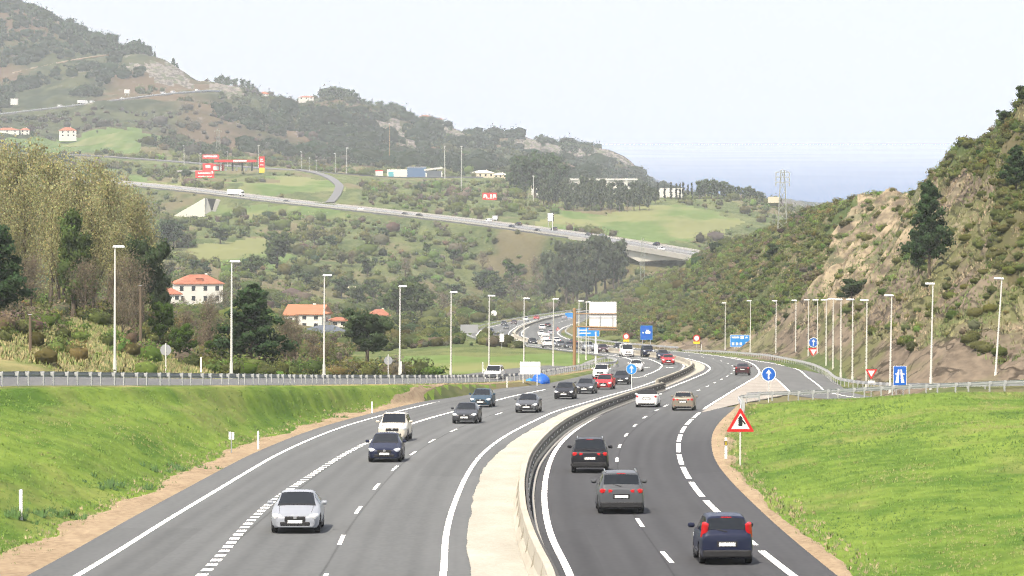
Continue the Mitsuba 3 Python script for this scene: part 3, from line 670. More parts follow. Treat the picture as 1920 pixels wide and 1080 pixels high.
class Leafage:
    """collects leaf quads and lumpy cores with a colour per vertex and soft outward normals"""
    def __init__(s): s.v, s.f, s.n, s.c, s.k = [], [], [], [], 0
    def add(s, v, f, n, c):
        s.v.append(v); s.f.append(f + s.k); s.n.append(n); s.c.append(c); s.k += len(v)
    def leaves(s, cen, out, size, cols, rng, soft=0.6, tri_=False):
        """one quad per row of cen; out: outward directions; size: per row"""
        N = len(cen)
        a = rng.normal(size=(N, 3)); a /= np.linalg.norm(a, axis=1, keepdims=True)
        nn = a + out * 0.8; nn /= np.linalg.norm(nn, axis=1, keepdims=True) + 1e-9
        t = np.cross(nn, rng.normal(size=(N, 3))); t /= np.linalg.norm(t, axis=1, keepdims=True) + 1e-9
        b = np.cross(nn, t)
        sz = np.reshape(size, (-1, 1)) * rng.uniform(0.6, 1.3, (N, 1))
        w = sz * rng.uniform(0.5, 0.9, (N, 1))
        v = np.stack([cen - t * sz, cen - b * w + nn * 0.15 * sz, cen + t * sz, cen + b * w - nn * 0.1 * sz], 1)
        k = 3 if tri_ else 4
        v = v[:, :k]
        nv = soft * out + (1 - soft) * nn; nv /= np.linalg.norm(nv, axis=1, keepdims=True) + 1e-9
        f = (np.arange(N)[:, None, None] * k + np.array([[0, 1, 2], [0, 2, 3]][:k - 2])[None]).reshape(-1, 3)
        s.add(v.reshape(-1, 3), f, np.repeat(nv, k, 0), np.repeat(cols, k, 0))
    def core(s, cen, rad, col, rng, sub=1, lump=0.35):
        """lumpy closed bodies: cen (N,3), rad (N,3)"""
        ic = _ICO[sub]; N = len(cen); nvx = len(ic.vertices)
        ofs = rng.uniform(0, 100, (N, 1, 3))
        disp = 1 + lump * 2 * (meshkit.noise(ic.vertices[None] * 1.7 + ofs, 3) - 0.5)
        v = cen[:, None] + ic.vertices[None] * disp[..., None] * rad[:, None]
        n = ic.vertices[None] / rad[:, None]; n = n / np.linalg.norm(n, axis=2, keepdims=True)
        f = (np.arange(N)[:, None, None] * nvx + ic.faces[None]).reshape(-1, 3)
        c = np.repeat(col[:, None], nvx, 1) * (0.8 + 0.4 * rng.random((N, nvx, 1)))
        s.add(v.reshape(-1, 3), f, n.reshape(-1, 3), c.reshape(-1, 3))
    def ply(s, m_='m_foliage'):
        v, f, n, c = np.vstack(s.v), np.vstack(s.f), np.vstack(s.n), np.clip(np.vstack(s.c), 0.004, 0.9)
        p = meshkit.write_ply((v, f), False, None, c, normals=n)
        return {'type': 'ply', 'filename': p, 'face_normals': False, 'bsdf': {'type': 'ref', 'id': m_}}

def vary(col, N, rng, v=0.22, hue=0.08):
    c = np.array(col)[None] * (1 + v * rng.normal(size=(N, 1))) * (1 + hue * rng.normal(size=(N, 3)))
    return np.clip(c, 0.006, 0.8)

def sphere_dirs(N, rng, up=0.0):
    d = rng.normal(size=(N, 3)); d[:, 2] += up
    return d / np.linalg.norm(d, axis=1, keepdims=True)

def in_view(P, h=3.0, margin=90):
    """keeps what stands inside the frame (with some margin) and is not wholly behind the ground"""
    px = CX + FOC * P[:, 0] / P[:, 1]
    ok = (px > -margin) & (px < 1920 + margin)
    t = np.linspace(0.1, 0.985, 44)
    top = P + np.array([0, 0, 1.0]) * np.reshape(h, (-1, 1))
    X = P[:, :1] * t; Y = P[:, 1:2] * t; Z = CAMZ + (top[:, 2:3] - CAMZ) * t
    g = gz(X.ravel(), Y.ravel()).reshape(X.shape)
    return ok & ~((g - Z) > 2.0).any(1)

def bushes(name, pos, size, col, label, cat_, leaf=0.22, per=34, tall=0.75, seed=1, core=0.74, v=0.2, tri_=False):
    """a mass of shrubs that nobody could count: pos (N,3) on the ground, size (N,) their radius"""
    rng = np.random.default_rng(seed); vis = in_view(pos, size * 1.5) & not_hiding(pos, size * 1.3); pos, size = pos[vis], size[vis]; N = len(pos)
    L = Leafage()
    rad = np.stack([size, size, size * tall], 1) * rng.uniform(0.8, 1.25, (N, 3))
    cen = pos + [0, 0, 1] * (rad[:, 2:] * 0.55)
    cb = vary(col, N, rng, v)
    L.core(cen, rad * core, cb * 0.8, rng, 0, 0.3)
    d = sphere_dirs(N * per, rng, 0.45).reshape(N, per, 3)
    lump = 1 + 0.5 * (meshkit.noise(d * 1.8 + rng.uniform(0, 99, (N, 1, 3)), 5) - 0.5)
    p = cen[:, None] + d * rad[:, None] * (lump * rng.uniform(0.72, 1.08, (N, per)))[..., None]
    cols = (cb[:, None] * (1 + 0.28 * rng.normal(size=(N, per, 1)))).reshape(-1, 3)
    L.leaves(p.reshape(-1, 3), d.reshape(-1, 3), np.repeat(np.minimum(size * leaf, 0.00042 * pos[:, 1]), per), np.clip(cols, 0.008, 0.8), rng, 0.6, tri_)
    return stuff(name, L.ply('m_leaf'), None, label, cat_)

# ---- trees, one unit high; made in a few variants, then set out
def trunk_mesh(h, r0, r1, limbs, rng, lean=0.03, n=8):
    k = 6
    zs = np.linspace(-0.04, h, k)
    x = np.cumsum(rng.normal(0, lean, k)) * np.linspace(0, 1, k); y = np.cumsum(rng.normal(0, lean, k)) * np.linspace(0, 1, k)
    p = np.stack([x, y, zs], 1); r = np.interp(zs, [-0.04, 0.03, h], [r0 * 1.4, r0, r1])
    ms = [tube(p[i], p[i + 1], r[i], r[i + 1], n) for i in range(k - 1)]
    tips = []
    for (z0, ln, el, az) in limbs:
        b = np.array([np.interp(z0, zs, x), np.interp(z0, zs, y), z0])
        d = np.array([math.cos(az) * math.cos(el), math.sin(az) * math.cos(el), math.sin(el)])
        m_ = b + d * ln * 0.5 + [0, 0, 0.02 * ln]; e = b + d * ln + [0, 0, ln * 0.12]
        rr = np.interp(z0, zs, r) * 0.55
        ms += [tube(b, m_, rr, rr * 0.6, 5), tube(m_, e, rr * 0.6, rr * 0.2, 5)]
        tips += [m_, e]
    return cat(ms), np.array(tips)

def make_tree(kind, seed, far=False):
    rng = np.random.default_rng(seed); L = Leafage()
    def clump(c, r, n, leaf, col, flat=1.0, soft=0.6, v=0.16, corek=0.6):
        c = np.array(c); r3 = np.array([r, r, r * flat])
        if far: n = max(8, int(n * 0.2)); leaf = leaf * 2.1
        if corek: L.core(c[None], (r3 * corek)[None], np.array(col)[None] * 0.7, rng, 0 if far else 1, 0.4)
        d = sphere_dirs(n, rng, 0.25)
        p = c + d * r3 * rng.uniform(0.55, 1.1, (n, 1))
        shade = np.clip(1 + v * rng.normal(size=(n, 1)), 0.5, 1.6)
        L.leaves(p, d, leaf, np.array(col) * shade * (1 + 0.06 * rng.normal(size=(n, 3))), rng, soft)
    if kind == 'pine':
        limbs = [(z, (0.36 * (1.04 - z) + 0.03) * rng.uniform(0.75, 1.1), 0.16, i * 2.4 + rng.uniform(-0.4, 0.4)) for i, z in enumerate(np.linspace(0.20, 0.92, 30))]
        tr, tips = trunk_mesh(0.97, 0.022, 0.006, limbs, rng, 0.006)
        for i, t in enumerate(tips):
            clump(t, rng.uniform(0.07, 0.115) * (1.25 - 0.55 * t[2]), 80, 0.018, np.array((0.058, 0.100, 0.045)) * rng.uniform(0.7, 1.5), 0.62, corek=0.55)
        clump([0, 0, 0.95], 0.05, 60, 0.018, (0.035, 0.06, 0.025), 1.2)
    elif kind == 'poplar':      # open spring crown, upright limbs
        limbs = [(z, rng.uniform(0.22, 0.40) * (1.15 - z), rng.uniform(0.75, 1.25), rng.uniform(0, 6.28)) for z in np.linspace(0.18, 0.85, 20)]
        tr, tips = trunk_mesh(0.95, 0.016, 0.003, limbs, rng, 0.010)
        extra = (tips + rng.normal(0, 0.05, tips.shape))[::2]
        base = np.array((0.39, 0.375, 0.19))
        for t in np.vstack([tips, extra, [[0, 0, 0.93]]]):
            clump(t, rng.uniform(0.065, 0.125), 90, 0.0092, base * rng.uniform(0.75, 1.2), 1.2, 0.5, 0.22, 0)
    elif kind == 'bare':       # grey brown twiggy crown
        limbs = [(z, rng.uniform(0.25, 0.42) * (1.2 - z), rng.uniform(0.4, 1.2), rng.uniform(0, 6.28)) for z in np.linspace(0.15, 0.8, 18)]
        tr, tips = trunk_mesh(0.9, 0.018, 0.004, limbs, rng, 0.015)
        for t in np.vstack([tips, tips + rng.normal(0, 0.06, tips.shape)]):
            clump(t, rng.uniform(0.07, 0.12), 42, 0.012, np.array((0.24, 0.20, 0.14)) * rng.uniform(0.75, 1.2), 1.1, 0.5, 0.2, 0)
    elif kind in ('round', 'dark', 'pale', 'bright', 'ivy', 'euca'):
        col = {'round': (0.11, 0.15, 0.055), 'dark': (0.080, 0.120, 0.055), 'pale': (0.19, 0.19, 0.095), 'bright': (0.085, 0.145, 0.03), 'ivy': (0.12, 0.17, 0.055), 'euca': (0.105, 0.130, 0.075)}[kind]
        wdt = 0.20 if kind == 'ivy' else 0.36
        limbs = [(z, rng.uniform(0.6, 1.0) * wdt, rng.uniform(0.1, 0.9), rng.uniform(0, 6.28)) for z in np.linspace(0.12 if kind == 'ivy' else 0.25, 0.75, 13)]
        tr, tips = trunk_mesh(0.86, 0.03, 0.008, limbs, rng, 0.012)
        for t in np.vstack([tips, [[0, 0, 0.86], [0.05, 0.02, 0.7], [-0.06, 0.03, 0.62]]]):
            clump(t, rng.uniform(0.09, 0.17) * (0.75 if kind == 'ivy' else 1), 120, 0.020, np.array(col) * rng.uniform(0.7, 1.35), 0.85, corek=0.65)
    elif kind == 'cypress':
        tr, _ = trunk_mesh(0.3, 0.03, 0.02, [], rng, 0.0)
        for z in np.linspace(0.1, 0.93, 9):
            clump([0, 0, z], 0.085 * math.sin(min(1, z * 3) * 1.57) * (1.12 - z) + 0.015, 40, 0.03, np.array((0.022, 0.034, 0.018)) * rng.uniform(0.8, 1.2), 1.5)
    return mikit.ply(tr, M_BARK, True), L.ply('m_leaf')

TREES = {}
def tree_meshes(kind, i, far=False):
    k = (kind, i, far)
    if k not in TREES: TREES[k] = make_tree(kind, 100 + 7 * i + sum(map(ord, kind)), far)
    return TREES[k]
NVAR = {'pine': 2, 'poplar': 4, 'bare': 3, 'round': 3, 'dark': 3, 'pale': 2, 'bright': 2, 'ivy': 1, 'euca': 3, 'cypress': 1}
_nt = [0]
GROUPED = {}
ORD = ['leftmost', 'second from the left', 'third from the left', 'fourth from the left', 'fifth from the left', 'sixth from the left', 'seventh from the left', 'eighth from the left', 'ninth from the left', 'tenth from the left', 'eleventh from the left', 'twelfth from the left', 'thirteenth from the left', 'fourteenth from the left', 'fifteenth from the left', 'sixteenth from the left']
def tree(name, kind, px, row, top, label, group=None, wide=1.0, D=None, crown_w=None):
    """a tree standing where the sight line meets the ground (or at distance D), its top at the given row"""
    if D is None: b = seen(px, row)
    else:
        b = at(px, row, D); b[2] = float(gz(b[0], b[1]))
    toppt = at(px, top, b[1])
    h = max(toppt[2] - b[2], 1.5)
    i = _nt[0] % NVAR[kind]; _nt[0] += 1
    tm, cm = tree_meshes(kind, i, b[1] > 950)
    key = thing(name, label, 'tree', group)
    if group: GROUPED.setdefault(group, []).append((px, key))
    tw = mat4(b - [0, 0, 0.02 * h], RNG.uniform(0, 6.28), (h * wide, h * wide, h))
    part(key, 'trunk', tm, None, to_world=tw); part(key, 'crown', cm, None, to_world=tw)
    return key

# left: the spring wood of poplars
wood = [(-40,600,262,395),(-5,596,268,385),(30,598,268,375),(62,592,272,400),(95,600,285,372),(120,590,292,410),(150,596,300,380),(178,598,306,395),(205,600,318,375),(232,600,335,400),(252,604,352,385),(268,606,395,390),(50,604,330,360),(110,608,345,355),(175,608,365,352),(225,612,420,350),(-25,606,330,355)]
for a, b, c, d in wood:
    tree('poplar_tree', 'poplar', a, b, c, 'tall spring tree with a loose yellowish crown in the wood at the left edge', 'trees of the yellowish wood', 0.80, D=d)
for a, b, c, d in [(245,620,470,345),(215,625,500,335),(60,620,470,335),(160,615,480,340),(20,622,500,330),(258,640,520,320),(230,650,560,310),(395,690,560,330),(350,688,575,325),(555,694,600,345),(585,695,620,350),(535,694,585,345),(615,695,632,360)]:
    tree('bare_tree', 'bare', a, b, c, 'twiggy brown bush-like tree without leaves left of the road', 'leafless brown trees left of the road', 0.9, D=d)
tree('ivy_tree', 'ivy', 138, 612, 372, 'tree wrapped in dark ivy standing in the yellowish wood', wide=0.75, D=345)
tree('pine_tree', 'pine', -8, 690, 408, 'dark pine cut by the left edge of the view', wide=1.0, D=285)
tree('pine_tree', 'pine', 474, 697, 528, 'dark spreading pine behind the left guardrail between two lamp posts', wide=1.2, D=312)
tree('bushy_tree', 'dark', 688, 700, 578, 'dark bushy evergreen behind the left guardrail near a round sign', wide=1.2, D=420)
tree('oak_tree', 'dark', 268, 600, 438, 'dark evergreen at the right end of the yellowish wood', wide=0.7, D=360)
tree('oak_tree', 'dark', 300, 600, 508, 'small dark evergreen left of the large red-roofed house', wide=0.6, D=380)
tree('green_tree', 'bright', 300, 690, 560, 'bright green leafy tree in front of the large red-roofed house', wide=0.85, D=322)
tree('green_tree', 'bright', 345, 694, 606, 'small bright green tree beside the round sign on the left', wide=1.0, D=318)
tree('green_tree', 'bright', 405, 696, 630, 'low green tree left of the spreading pine', wide=1.2, D=322)
# valley and far trees
vt = [('round',520,509,438),('dark',512,470,438),('dark',308,470,408),('dark',326,466,418),('dark',292,460,425),('dark',413,457,424),('pale',353,466,436),('pale',312,530,488),('round',470,520,478),('dark',365,512,485),('dark',385,515,490),('round',560,530,495),('dark',575,540,510),('dark',620,470,440),('round',480,520,480),('round',690,520,480),('round',745,600,520),('round',790,600,530),('bright',775,555,515),('bare',830,590,545),('pale',880,598,552),('dark',850,560,530),('dark',905,545,505),('round',930,560,515),('bare',965,570,515),('bright',960,540,490),('bare',1010,560,505),('dark',920,540,505),('bare',1060,565,520),('bare',905,505,470),('dark',850,495,465),('bright',800,480,455),('dark',720,455,430),('dark',715,445,425),('bare',760,520,480),('bare',660,500,468),('dark',640,560,520),('round',670,575,530),('bright',725,590,548),('pale',590,460,430),('pale',640,500,470),('pale',610,520,495),('bare',1000,520,480),('round',700,560,520)]
desc = {'round': 'rounded mid green tree on the valley side below the highway', 'dark': 'dark green tree on the valley side below the highway', 'pale': 'pale blossoming tree on the valley side below the highway', 'bare': 'brown leafless tree on the valley side below the highway', 'bright': 'fresh green tree on the valley side below the highway'}
for k_, a, b, c in vt:
    nm = {'round': 'round_tree', 'dark': 'dark_tree', 'pale': 'blossom_tree', 'bare': 'bare_tree', 'bright': 'green_tree'}[k_]
    tree(nm, k_, a, b, c, desc[k_], {'round': 'rounded trees of the valley', 'dark': 'dark trees of the valley', 'pale': 'pale trees of the valley', 'bare': 'leafless trees of the valley', 'bright': 'fresh green trees of the valley'}[k_], 1.3)
for a, b, c, d in [(398,640,548,880),(345,630,556,870),(418,640,540,900),(556,640,588,820),(625,640,606,830)]:
    tree('bare_tree', 'bare', a, b, c, 'twiggy brown tree in front of the red-roofed houses', 'brown trees before the houses', 1.1, D=d)
for a, b, c in [(1040,520,470),(1062,522,452),(1082,525,446),(1100,525,450),(1118,526,442),(1135,524,436),(1150,520,448),(1160,528,470),(1075,528,480),(1110,530,485)]:
    tree('eucalyptus_tree', 'euca', a, b, c, 'tall grey-green tree in front of the left end of the viaduct', 'grey-green trees before the viaduct', 0.72, D=1500)
for a, b, c in [(968,358,296),(985,358,286),(1003,358,282),(1022,358,284),(1038,358,292),(975,362,318),(1030,362,310)]:
    tree('dark_tree', 'dark', a, b, c, 'big dark tree in the clump left of the white building on the plateau', 'dark clump beside the white building', 0.9, D=1960)
gr = np.random.default_rng(5)
for i in range(26):
    a = 1012 + i * 8.6 + gr.uniform(-3, 3)
    tree('plantation_tree', 'euca', a, 385, 333 + gr.uniform(-4, 12) + abs(i - 10) * 0.5, 'grey-green tree of the grove in front of the white building', 'grove before the white building', 0.62, D=1885 + gr.uniform(-25, 25))
for i in range(12):
    a = 1060 + i * 14 + gr.uniform(-4, 4)
    tree('plantation_tree', 'euca', a, 395, 357 + gr.uniform(-5, 8), 'grey-green tree of the grove in front of the white building', 'grove before the white building', 0.7, D=1850)
for a in (1234, 1246, 1258, 1268, 1275, 1281, 1290, 1297):
    tree('cypress_tree', 'cypress', a, 374, 342 + gr.uniform(-3, 4), 'slender dark cypress in the row before the white wall', 'row of cypresses', 1.0, D=1975)
for a, t_ in [(1312,338),(1322,334),(1334,335),(1346,340),(1358,338),(1366,345),(1385,348),(1398,350),(1406,348),(1415,356),(1428,358),(1372,350)]:
    tree('pine_tree', 'dark', a, 374, t_, 'dark pine on the headland to the right of the cypresses', 'pines right of the cypresses', 0.85, D=2020)
# skyline and hill trees
for a, b, c in [(60,20,8),(95,48,34),(185,98,70),(197,102,74),(206,106,66),(214,108,80),(224,110,84),(236,108,82),(245,108,80),(254,109,78),(261,110,74),(269,112,80),(277,115,86),(290,118,98),(325,138,110),(332,142,120),(345,152,138),(412,156,142),(428,160,144),(440,164,148),(455,170,149),(466,175,152),(475,182,158),(120,52,42),(140,64,50),(160,76,60),(172,86,66)]:
    tree('skyline_tree', 'pine' if 115 < a < 350 else 'dark', a, b + 6, c - 2, 'dark tree on the crest of the far left hill', 'trees on the far crest', 0.75, D=3330)
for a, b, c in [(560,200,184),(575,200,186),(602,196,170),(615,194,165),(628,192,160),(640,192,163),(652,196,165),(665,202,172),(680,208,184),(693,212,188),(710,212,188),(722,214,194),(735,218,190),(745,220,196),(765,230,212),(775,232,214),(818,242,226),(845,250,236),(880,258,242),(913,264,250),(960,272,256),(1014,270,251),(1060,280,264),(1075,282,266),(1098,284,270)]:
    tree('skyline_tree', 'dark', a, b + 5, c, 'dark tree on the crest of the far hill above the sea', 'trees on the far seaward crest', 1.1, D=3400)
for i in range(26):
    a = gr.uniform(282, 425); b = np.interp(a, [280, 425], [282, 300]) + gr.uniform(-14, 4)
    tree('conifer_tree', 'dark', a, b, b - gr.uniform(14, 26), 'dark conifer in the plantation behind the red filling station', 'conifers behind the filling station', 0.9)
for a, b, c in [(98,310,284),(110,312,286),(122,312,288),(133,310,290),(60,258,245),(182,252,244)]:
    tree('conifer_tree', 'dark', a, b, c, 'dark tree beside the green field below the far hill', 'trees beside the green field', 0.9)
for g_, ks_ in GROUPED.items():
    if len(ks_) > 16: continue
    for n_, (x_, k_) in enumerate(sorted(ks_)):
        labels[k_]['label'] = ' '.join(labels[k_]['label'].split()[:11]) + ', ' + ORD[n_]
# right hillside
tree('pine_tree', 'pine', 1742, 522, 335, 'large dark pine leaning over the rocky cutting on the right', wide=0.72)
tree('pine_tree', 'pine', 1722, 520, 440, 'lower dark pine at the left foot of the large pine', wide=0.8)
tree('pine_tree', 'pine', 1905, 365, 270, 'dark pine at the right edge of the view', wide=1.0)
tree('dark_tree', 'dark', 1597, 570, 520, 'dark evergreen shrub clinging to the rock face behind the lamp posts', wide=1.6)
tree('dark_tree', 'dark', 1918, 200, 158, 'dark tree on the crest at the upper right corner', wide=0.9)
tree('dark_tree', 'dark', 1885, 245, 205, 'dark tree on the right crest below the corner', wide=1.2)
tree('dark_tree', 'dark', 1450, 492, 455, 'dark round bush in the middle of the scrub on the right hillside', wide=1.3)

CLEAR = [(325,418,525,566,1000),(540,650,575,612,900),(690,732,578,606,1250),(362,500,290,332,2090),(905,932,362,378,1925),(700,830,310,331,2300),(868,950,318,333,2300),(995,1195,335,362,2010),(1236,1282,345,370,1995),(1440,1464,366,379,2000),(325,412,368,402,1850),(1150,1290,455,500,1560),(918,940,400,414,1690),(1022,1045,398,417,1650),(108,146,235,257,2610),(-5,60,238,254,2620),(870,900,600,640,800),(430,480,345,368,1850),(575,640,318,372,2150),(1150,1300,440,475,1600)]
def not_hiding(P, h):
    px = CX + FOC * P[:, 0] / P[:, 1]; top = HOR + FOC * (CAMZ - P[:, 2] - h) / P[:, 1]; ok = np.ones(len(P), bool)
    for a, b, t, r, d in CLEAR: ok &= ~((px > a - 6) & (px < b + 6) & (top < r - 2) & (P[:, 1] < d + 3) & (P[:, 1] > d * 0.6))
    for c in (HH_, HU, HW, PLAT):
        cp = CX + FOC * c[:, 0] / c[:, 1]; o = np.argsort(cp)
        rr = np.interp(px, cp[o], (HOR + FOC * (CAMZ - c[:, 2]) / c[:, 1])[o]); dd = np.interp(px, cp[o], c[o, 1])
        ok &= ~((P[:, 1] < dd) & (P[:, 1] > dd - 260) & (top < rr + 1.5) & (px > cp.min() - 5) & (px < cp.max() + 5))
    return ok

# ---- masses of scrub
def scatter(n, y0, y1, u0, u1, ok, seed):
    rng = np.random.default_rng(seed)
    y = np.exp(rng.uniform(math.log(y0 + 120), math.log(y1 + 120), n)) - 120
    u = rng.uniform(u0, u1, n); x = u * y
    m = ok(x, y)
    x, y = x[m], y[m]
    return np.stack([x, y, gz(x, y)], 1)
zf = {k: (zone == k).astype(float) for k in ('rocky_slope', 'meadow', 'grass_bank', 'far_hill')}
_zi = RegularGridInterpolator((np.arange(zone.shape[0]), np.arange(zone.shape[1])), np.select([zone == 'rocky_slope', zone == 'meadow', zone == 'grass_bank', zone == 'far_hill', zone == 'rock_outcrop', zone == 'dry_meadow'], [1, 2, 3, 4, 5, 6], 0).astype(float), method='nearest', bounds_error=False, fill_value=0)
_di = RegularGridInterpolator((np.log(YY + 120), UU), np.minimum(DR, near_hw - 8), bounds_error=False, fill_value=50)
def zone_at(x, y):
    j = (np.log(y + 120) - math.log(70)) / (math.log(4700) - math.log(70)) * (NV - 1)
    i = (x / (y + 120) + 0.30) / 0.60 * (NU - 1)
    return _zi(np.stack([np.clip(j - 0.5, 0, NV - 2), np.clip(i - 0.5, 0, NU - 2)], 1))
def road_dist(x, y): return _di(np.stack([np.log(y + 120), x / (y + 120)], 1))
def nz(x, y, s, seed, stretch=0.4): return meshkit.fbm(np.stack([x * s, y * s * stretch, 0 * x], 1), 3, seed)
GREENS = {'olive': (0.165, 0.185, 0.066), 'dark': (0.066, 0.100, 0.045), 'fresh': (0.165, 0.235, 0.062), 'brown': (0.220, 0.182, 0.130), 'rust': (0.255, 0.205, 0.085), 'pale': (0.30, 0.30, 0.18)}
# right hillside
onhill = lambda x, y: (x > np.interp(y, hb[:, 1], hb[:, 0]) + np.interp(y, [280, 500, 800], [5, 3, 2])) & (y > 270) & (road_dist(x, y) > 3)
hn = lambda x, y: meshkit.fbm(np.stack([x * 0.06, y * 0.02, 0 * x], 1), 4, 9)
def hill_ok(lo, hi, rocky):
    def ok(x, y):
        v = hn(x, y); z = zone_at(x, y)
        r = np.random.default_rng(int(len(x))).random(len(x)); z = np.where(z == 5, 1, z)
        return onhill(x, y) & (v > lo) & (v < hi) & ((z != 1) | (r < rocky))
    return ok
hs = [('olive', 0.0, 1.0, 0.10, 9000), ('brown', 0.46, 0.75, 0.03, 3200), ('rust', 0.34, 0.50, 0.06, 2000), ('fresh', 0.35, 0.62, 0.04, 3000), ('dark', 0.5, 0.9, 0.02, 1500)]
for i, (c_, lo, hi, rk, n) in enumerate(hs):
    P = scatter(n * 3, 280, 1500, 0.012, 0.17, hill_ok(lo, hi, rk), 40 + i)
    rr_ = np.random.default_rng(i).uniform(0.4, 1.35, len(P)) * np.interp(P[:, 1], [300, 700, 1400], [0.8, 1.05, 1.5])
    bushes('scrub', P, rr_, GREENS[c_], {'olive': 'olive green scrub covering the right hillside', 'brown': 'grey-brown leafless thicket on the right hillside', 'rust': 'rusty gorse and bracken on the right hillside', 'fresh': 'fresh green shrubs on the right hillside', 'dark': 'dark evergreen bushes on the right hillside'}[c_], 'scrub', leaf=0.27, per=44, seed=60 + i, tri_=True, tall=0.6)
# valley sides
def valley_ok(lo, hi, seed):
    def ok(x, y):
        v = nz(x, y, 0.012, seed); z = zone_at(x, y)
        infr = y > 60
        return (v > lo) & (v < hi) & (z == 0) & (road_dist(x, y) > 6) & infr & ~((x > -15) & (y < 760) & (x > hb_x(y) - 4)) & ~((y < 1000) & (x > hb_x(y) - 6))
    return ok
hb_x = lambda y: np.interp(y, hb[:, 1], hb[:, 0], left=99, right=60)
vs = [('olive', 0.0, 1.0, 11500, 2.1), ('dark', 0.54, 0.95, 1900, 2.3), ('brown', 0.44, 0.60, 3800, 2.1), ('fresh', 0.30, 0.5, 2900, 2.1), ('pale', 0.53, 0.62, 420, 2.2)]
for i, (c_, lo, hi, n, sz) in enumerate(vs):
    P = scatter(n, 620, 2450, -0.17, 0.165, valley_ok(lo, hi, 20 + i), 140 + i)
    rr_ = np.random.default_rng(50 + i).gamma(4, sz / 4, len(P)) * np.interp(P[:, 1], [600, 1500, 2300], [0.6, 1.0, 1.15])
    bushes('scrub', P, rr_, GREENS[c_], {'olive': 'olive scrub covering the valley sides', 'dark': 'dark evergreen thickets on the valley sides', 'brown': 'brown leafless thickets on the valley sides', 'fresh': 'fresh green shrubs on the valley sides', 'pale': 'pale blossoming shrubs on the valley sides'}[c_], 'scrub', leaf=0.30, per=32, seed=160 + i, tri_=True)
# rough ground left of the road, nearer
def left_ok(lo, hi, seed):
    def ok(x, y):
        v = nz(x, y, 0.06, seed); z = zone_at(x, y)
        r = np.random.default_rng(len(x)).random(len(x))
        return (v > lo) & (v < hi) & ((z == 0) | ((z == 6) & (r < 0.22))) & (road_dist(x, y) > 2.5) & (x < 8) & ~((y > 400) & (x > -25))
    return ok
for i, (c_, lo, hi, n, sz) in enumerate([('olive', 0.0, 1.0, 900, 0.9), ('rust', 0.46, 0.58, 420, 0.8), ('fresh', 0.42, 0.9, 1100, 0.8), ('brown', 0.3, 0.5, 900, 1.0), ('dark', 0.6, 0.9, 160, 1.2)]):
    P = scatter(n * 2, 225, 640, -0.18, 0.02, left_ok(lo, hi, 30 + i), 240 + i)
    rr_ = np.minimum(np.random.default_rng(80 + i).gamma(4, sz / 4, len(P)), 1.5)
    bushes('scrub', P, rr_, GREENS[c_], {'olive': 'olive scrub behind the left guardrail', 'rust': 'golden gorse and dry bracken behind the left guardrail', 'fresh': 'fresh green bramble behind the left guardrail', 'brown': 'dry brown thicket behind the left guardrail', 'dark': 'dark bushes behind the left guardrail'}[c_], 'scrub', leaf=0.16, per=80, seed=260 + i, core=0.66)
# far hill: woods and thickets
def far_ok(lo, seed, lean):
    def ok(x, y):
        px = CX + FOC * x / y
        v = meshkit.fbm(np.stack([x * 0.006, y * 0.003, 0 * x], 1), 4, seed)
        w = lean * (np.clip((y - 3000) / 350, -0.5, 1) * 0.10 + np.interp(px, [-100, 150, 330, 420, 600, 680, 1200], [0.10, 0.08, -0.10, -0.05, 0.0, 0.11, 0.06]))
        return (v + w > lo) & (zone_at(x, y) == 4) & (road_dist(x, y) > 4) & (gz(x, y) > 6)
    return ok
for i, (c_, lo, n, sz, ln_) in enumerate([('dark', 0.55, 5200, 5.0, 1.0), ('olive', 0.50, 2600, 3.0, 0.2), ('brown', 0.52, 1600, 2.8, -0.4)]):
    P = scatter(n * 2, 2400, 3700, -0.16, 0.06, far_ok(lo, 60 + i, ln_), 340 + i)
    rr_ = np.random.default_rng(90 + i).gamma(5, sz / 5, len(P))
    bushes('woodland', P, rr_, [x * y_ for x, y_ in zip(GREENS[c_], (0.52, 0.55, 0.62))], {'dark': 'dark woods on the flank of the far hill', 'olive': 'olive scrub on the flank of the far hill', 'brown': 'brown thicket on the flank of the far hill'}[c_], 'woodland', leaf=0.36, per=14, seed=360 + i, tri_=True)
# grass tufts on the two banks
def tufts(name, P, h, cols, label, seed, blades=5):
    rng = np.random.default_rng(seed); N = len(P)
    az = rng.uniform(0, 6.28, (N, blades)); ln = np.reshape(h, (-1, 1)) * rng.uniform(0.6, 1.2, (N, blades))
    tilt = rng.uniform(0.15, 0.9, (N, blades)); d = np.stack([np.cos(az) * np.sin(tilt), np.sin(az) * np.sin(tilt), np.cos(tilt)], -1)
    b = P[:, None] + np.stack([np.cos(az), np.sin(az), 0 * az], -1) * (np.reshape(h, (-1, 1, 1)) * 0.35)
    wv = np.stack([-np.sin(az), np.cos(az), 0 * az], -1) * (np.reshape(h, (-1, 1, 1)) * 0.16)
    v = np.stack([b - wv - [0, 0, 0.03], b + wv - [0, 0, 0.03], b + d * ln[..., None]], 2).reshape(-1, 3)
    f = np.arange(len(v)).reshape(-1, 3)
    nrm = np.repeat((d * 0.3 + [0, 0, 0.9]).reshape(-1, 3), 3, 0); nrm /= np.linalg.norm(nrm, axis=1, keepdims=True)
    c = np.repeat(np.repeat(cols, blades, 0) * rng.uniform(0.8, 1.2, (N * blades, 1)), 3, 0)
    p = meshkit.write_ply((v, f), False, None, c, normals=nrm)
    stuff(name, {'type': 'ply', 'filename': p, 'face_normals': False, 'bsdf': {'type': 'ref', 'id': 'm_foliage'}}, None, label, 'grass')
rt = np.random.default_rng(77)
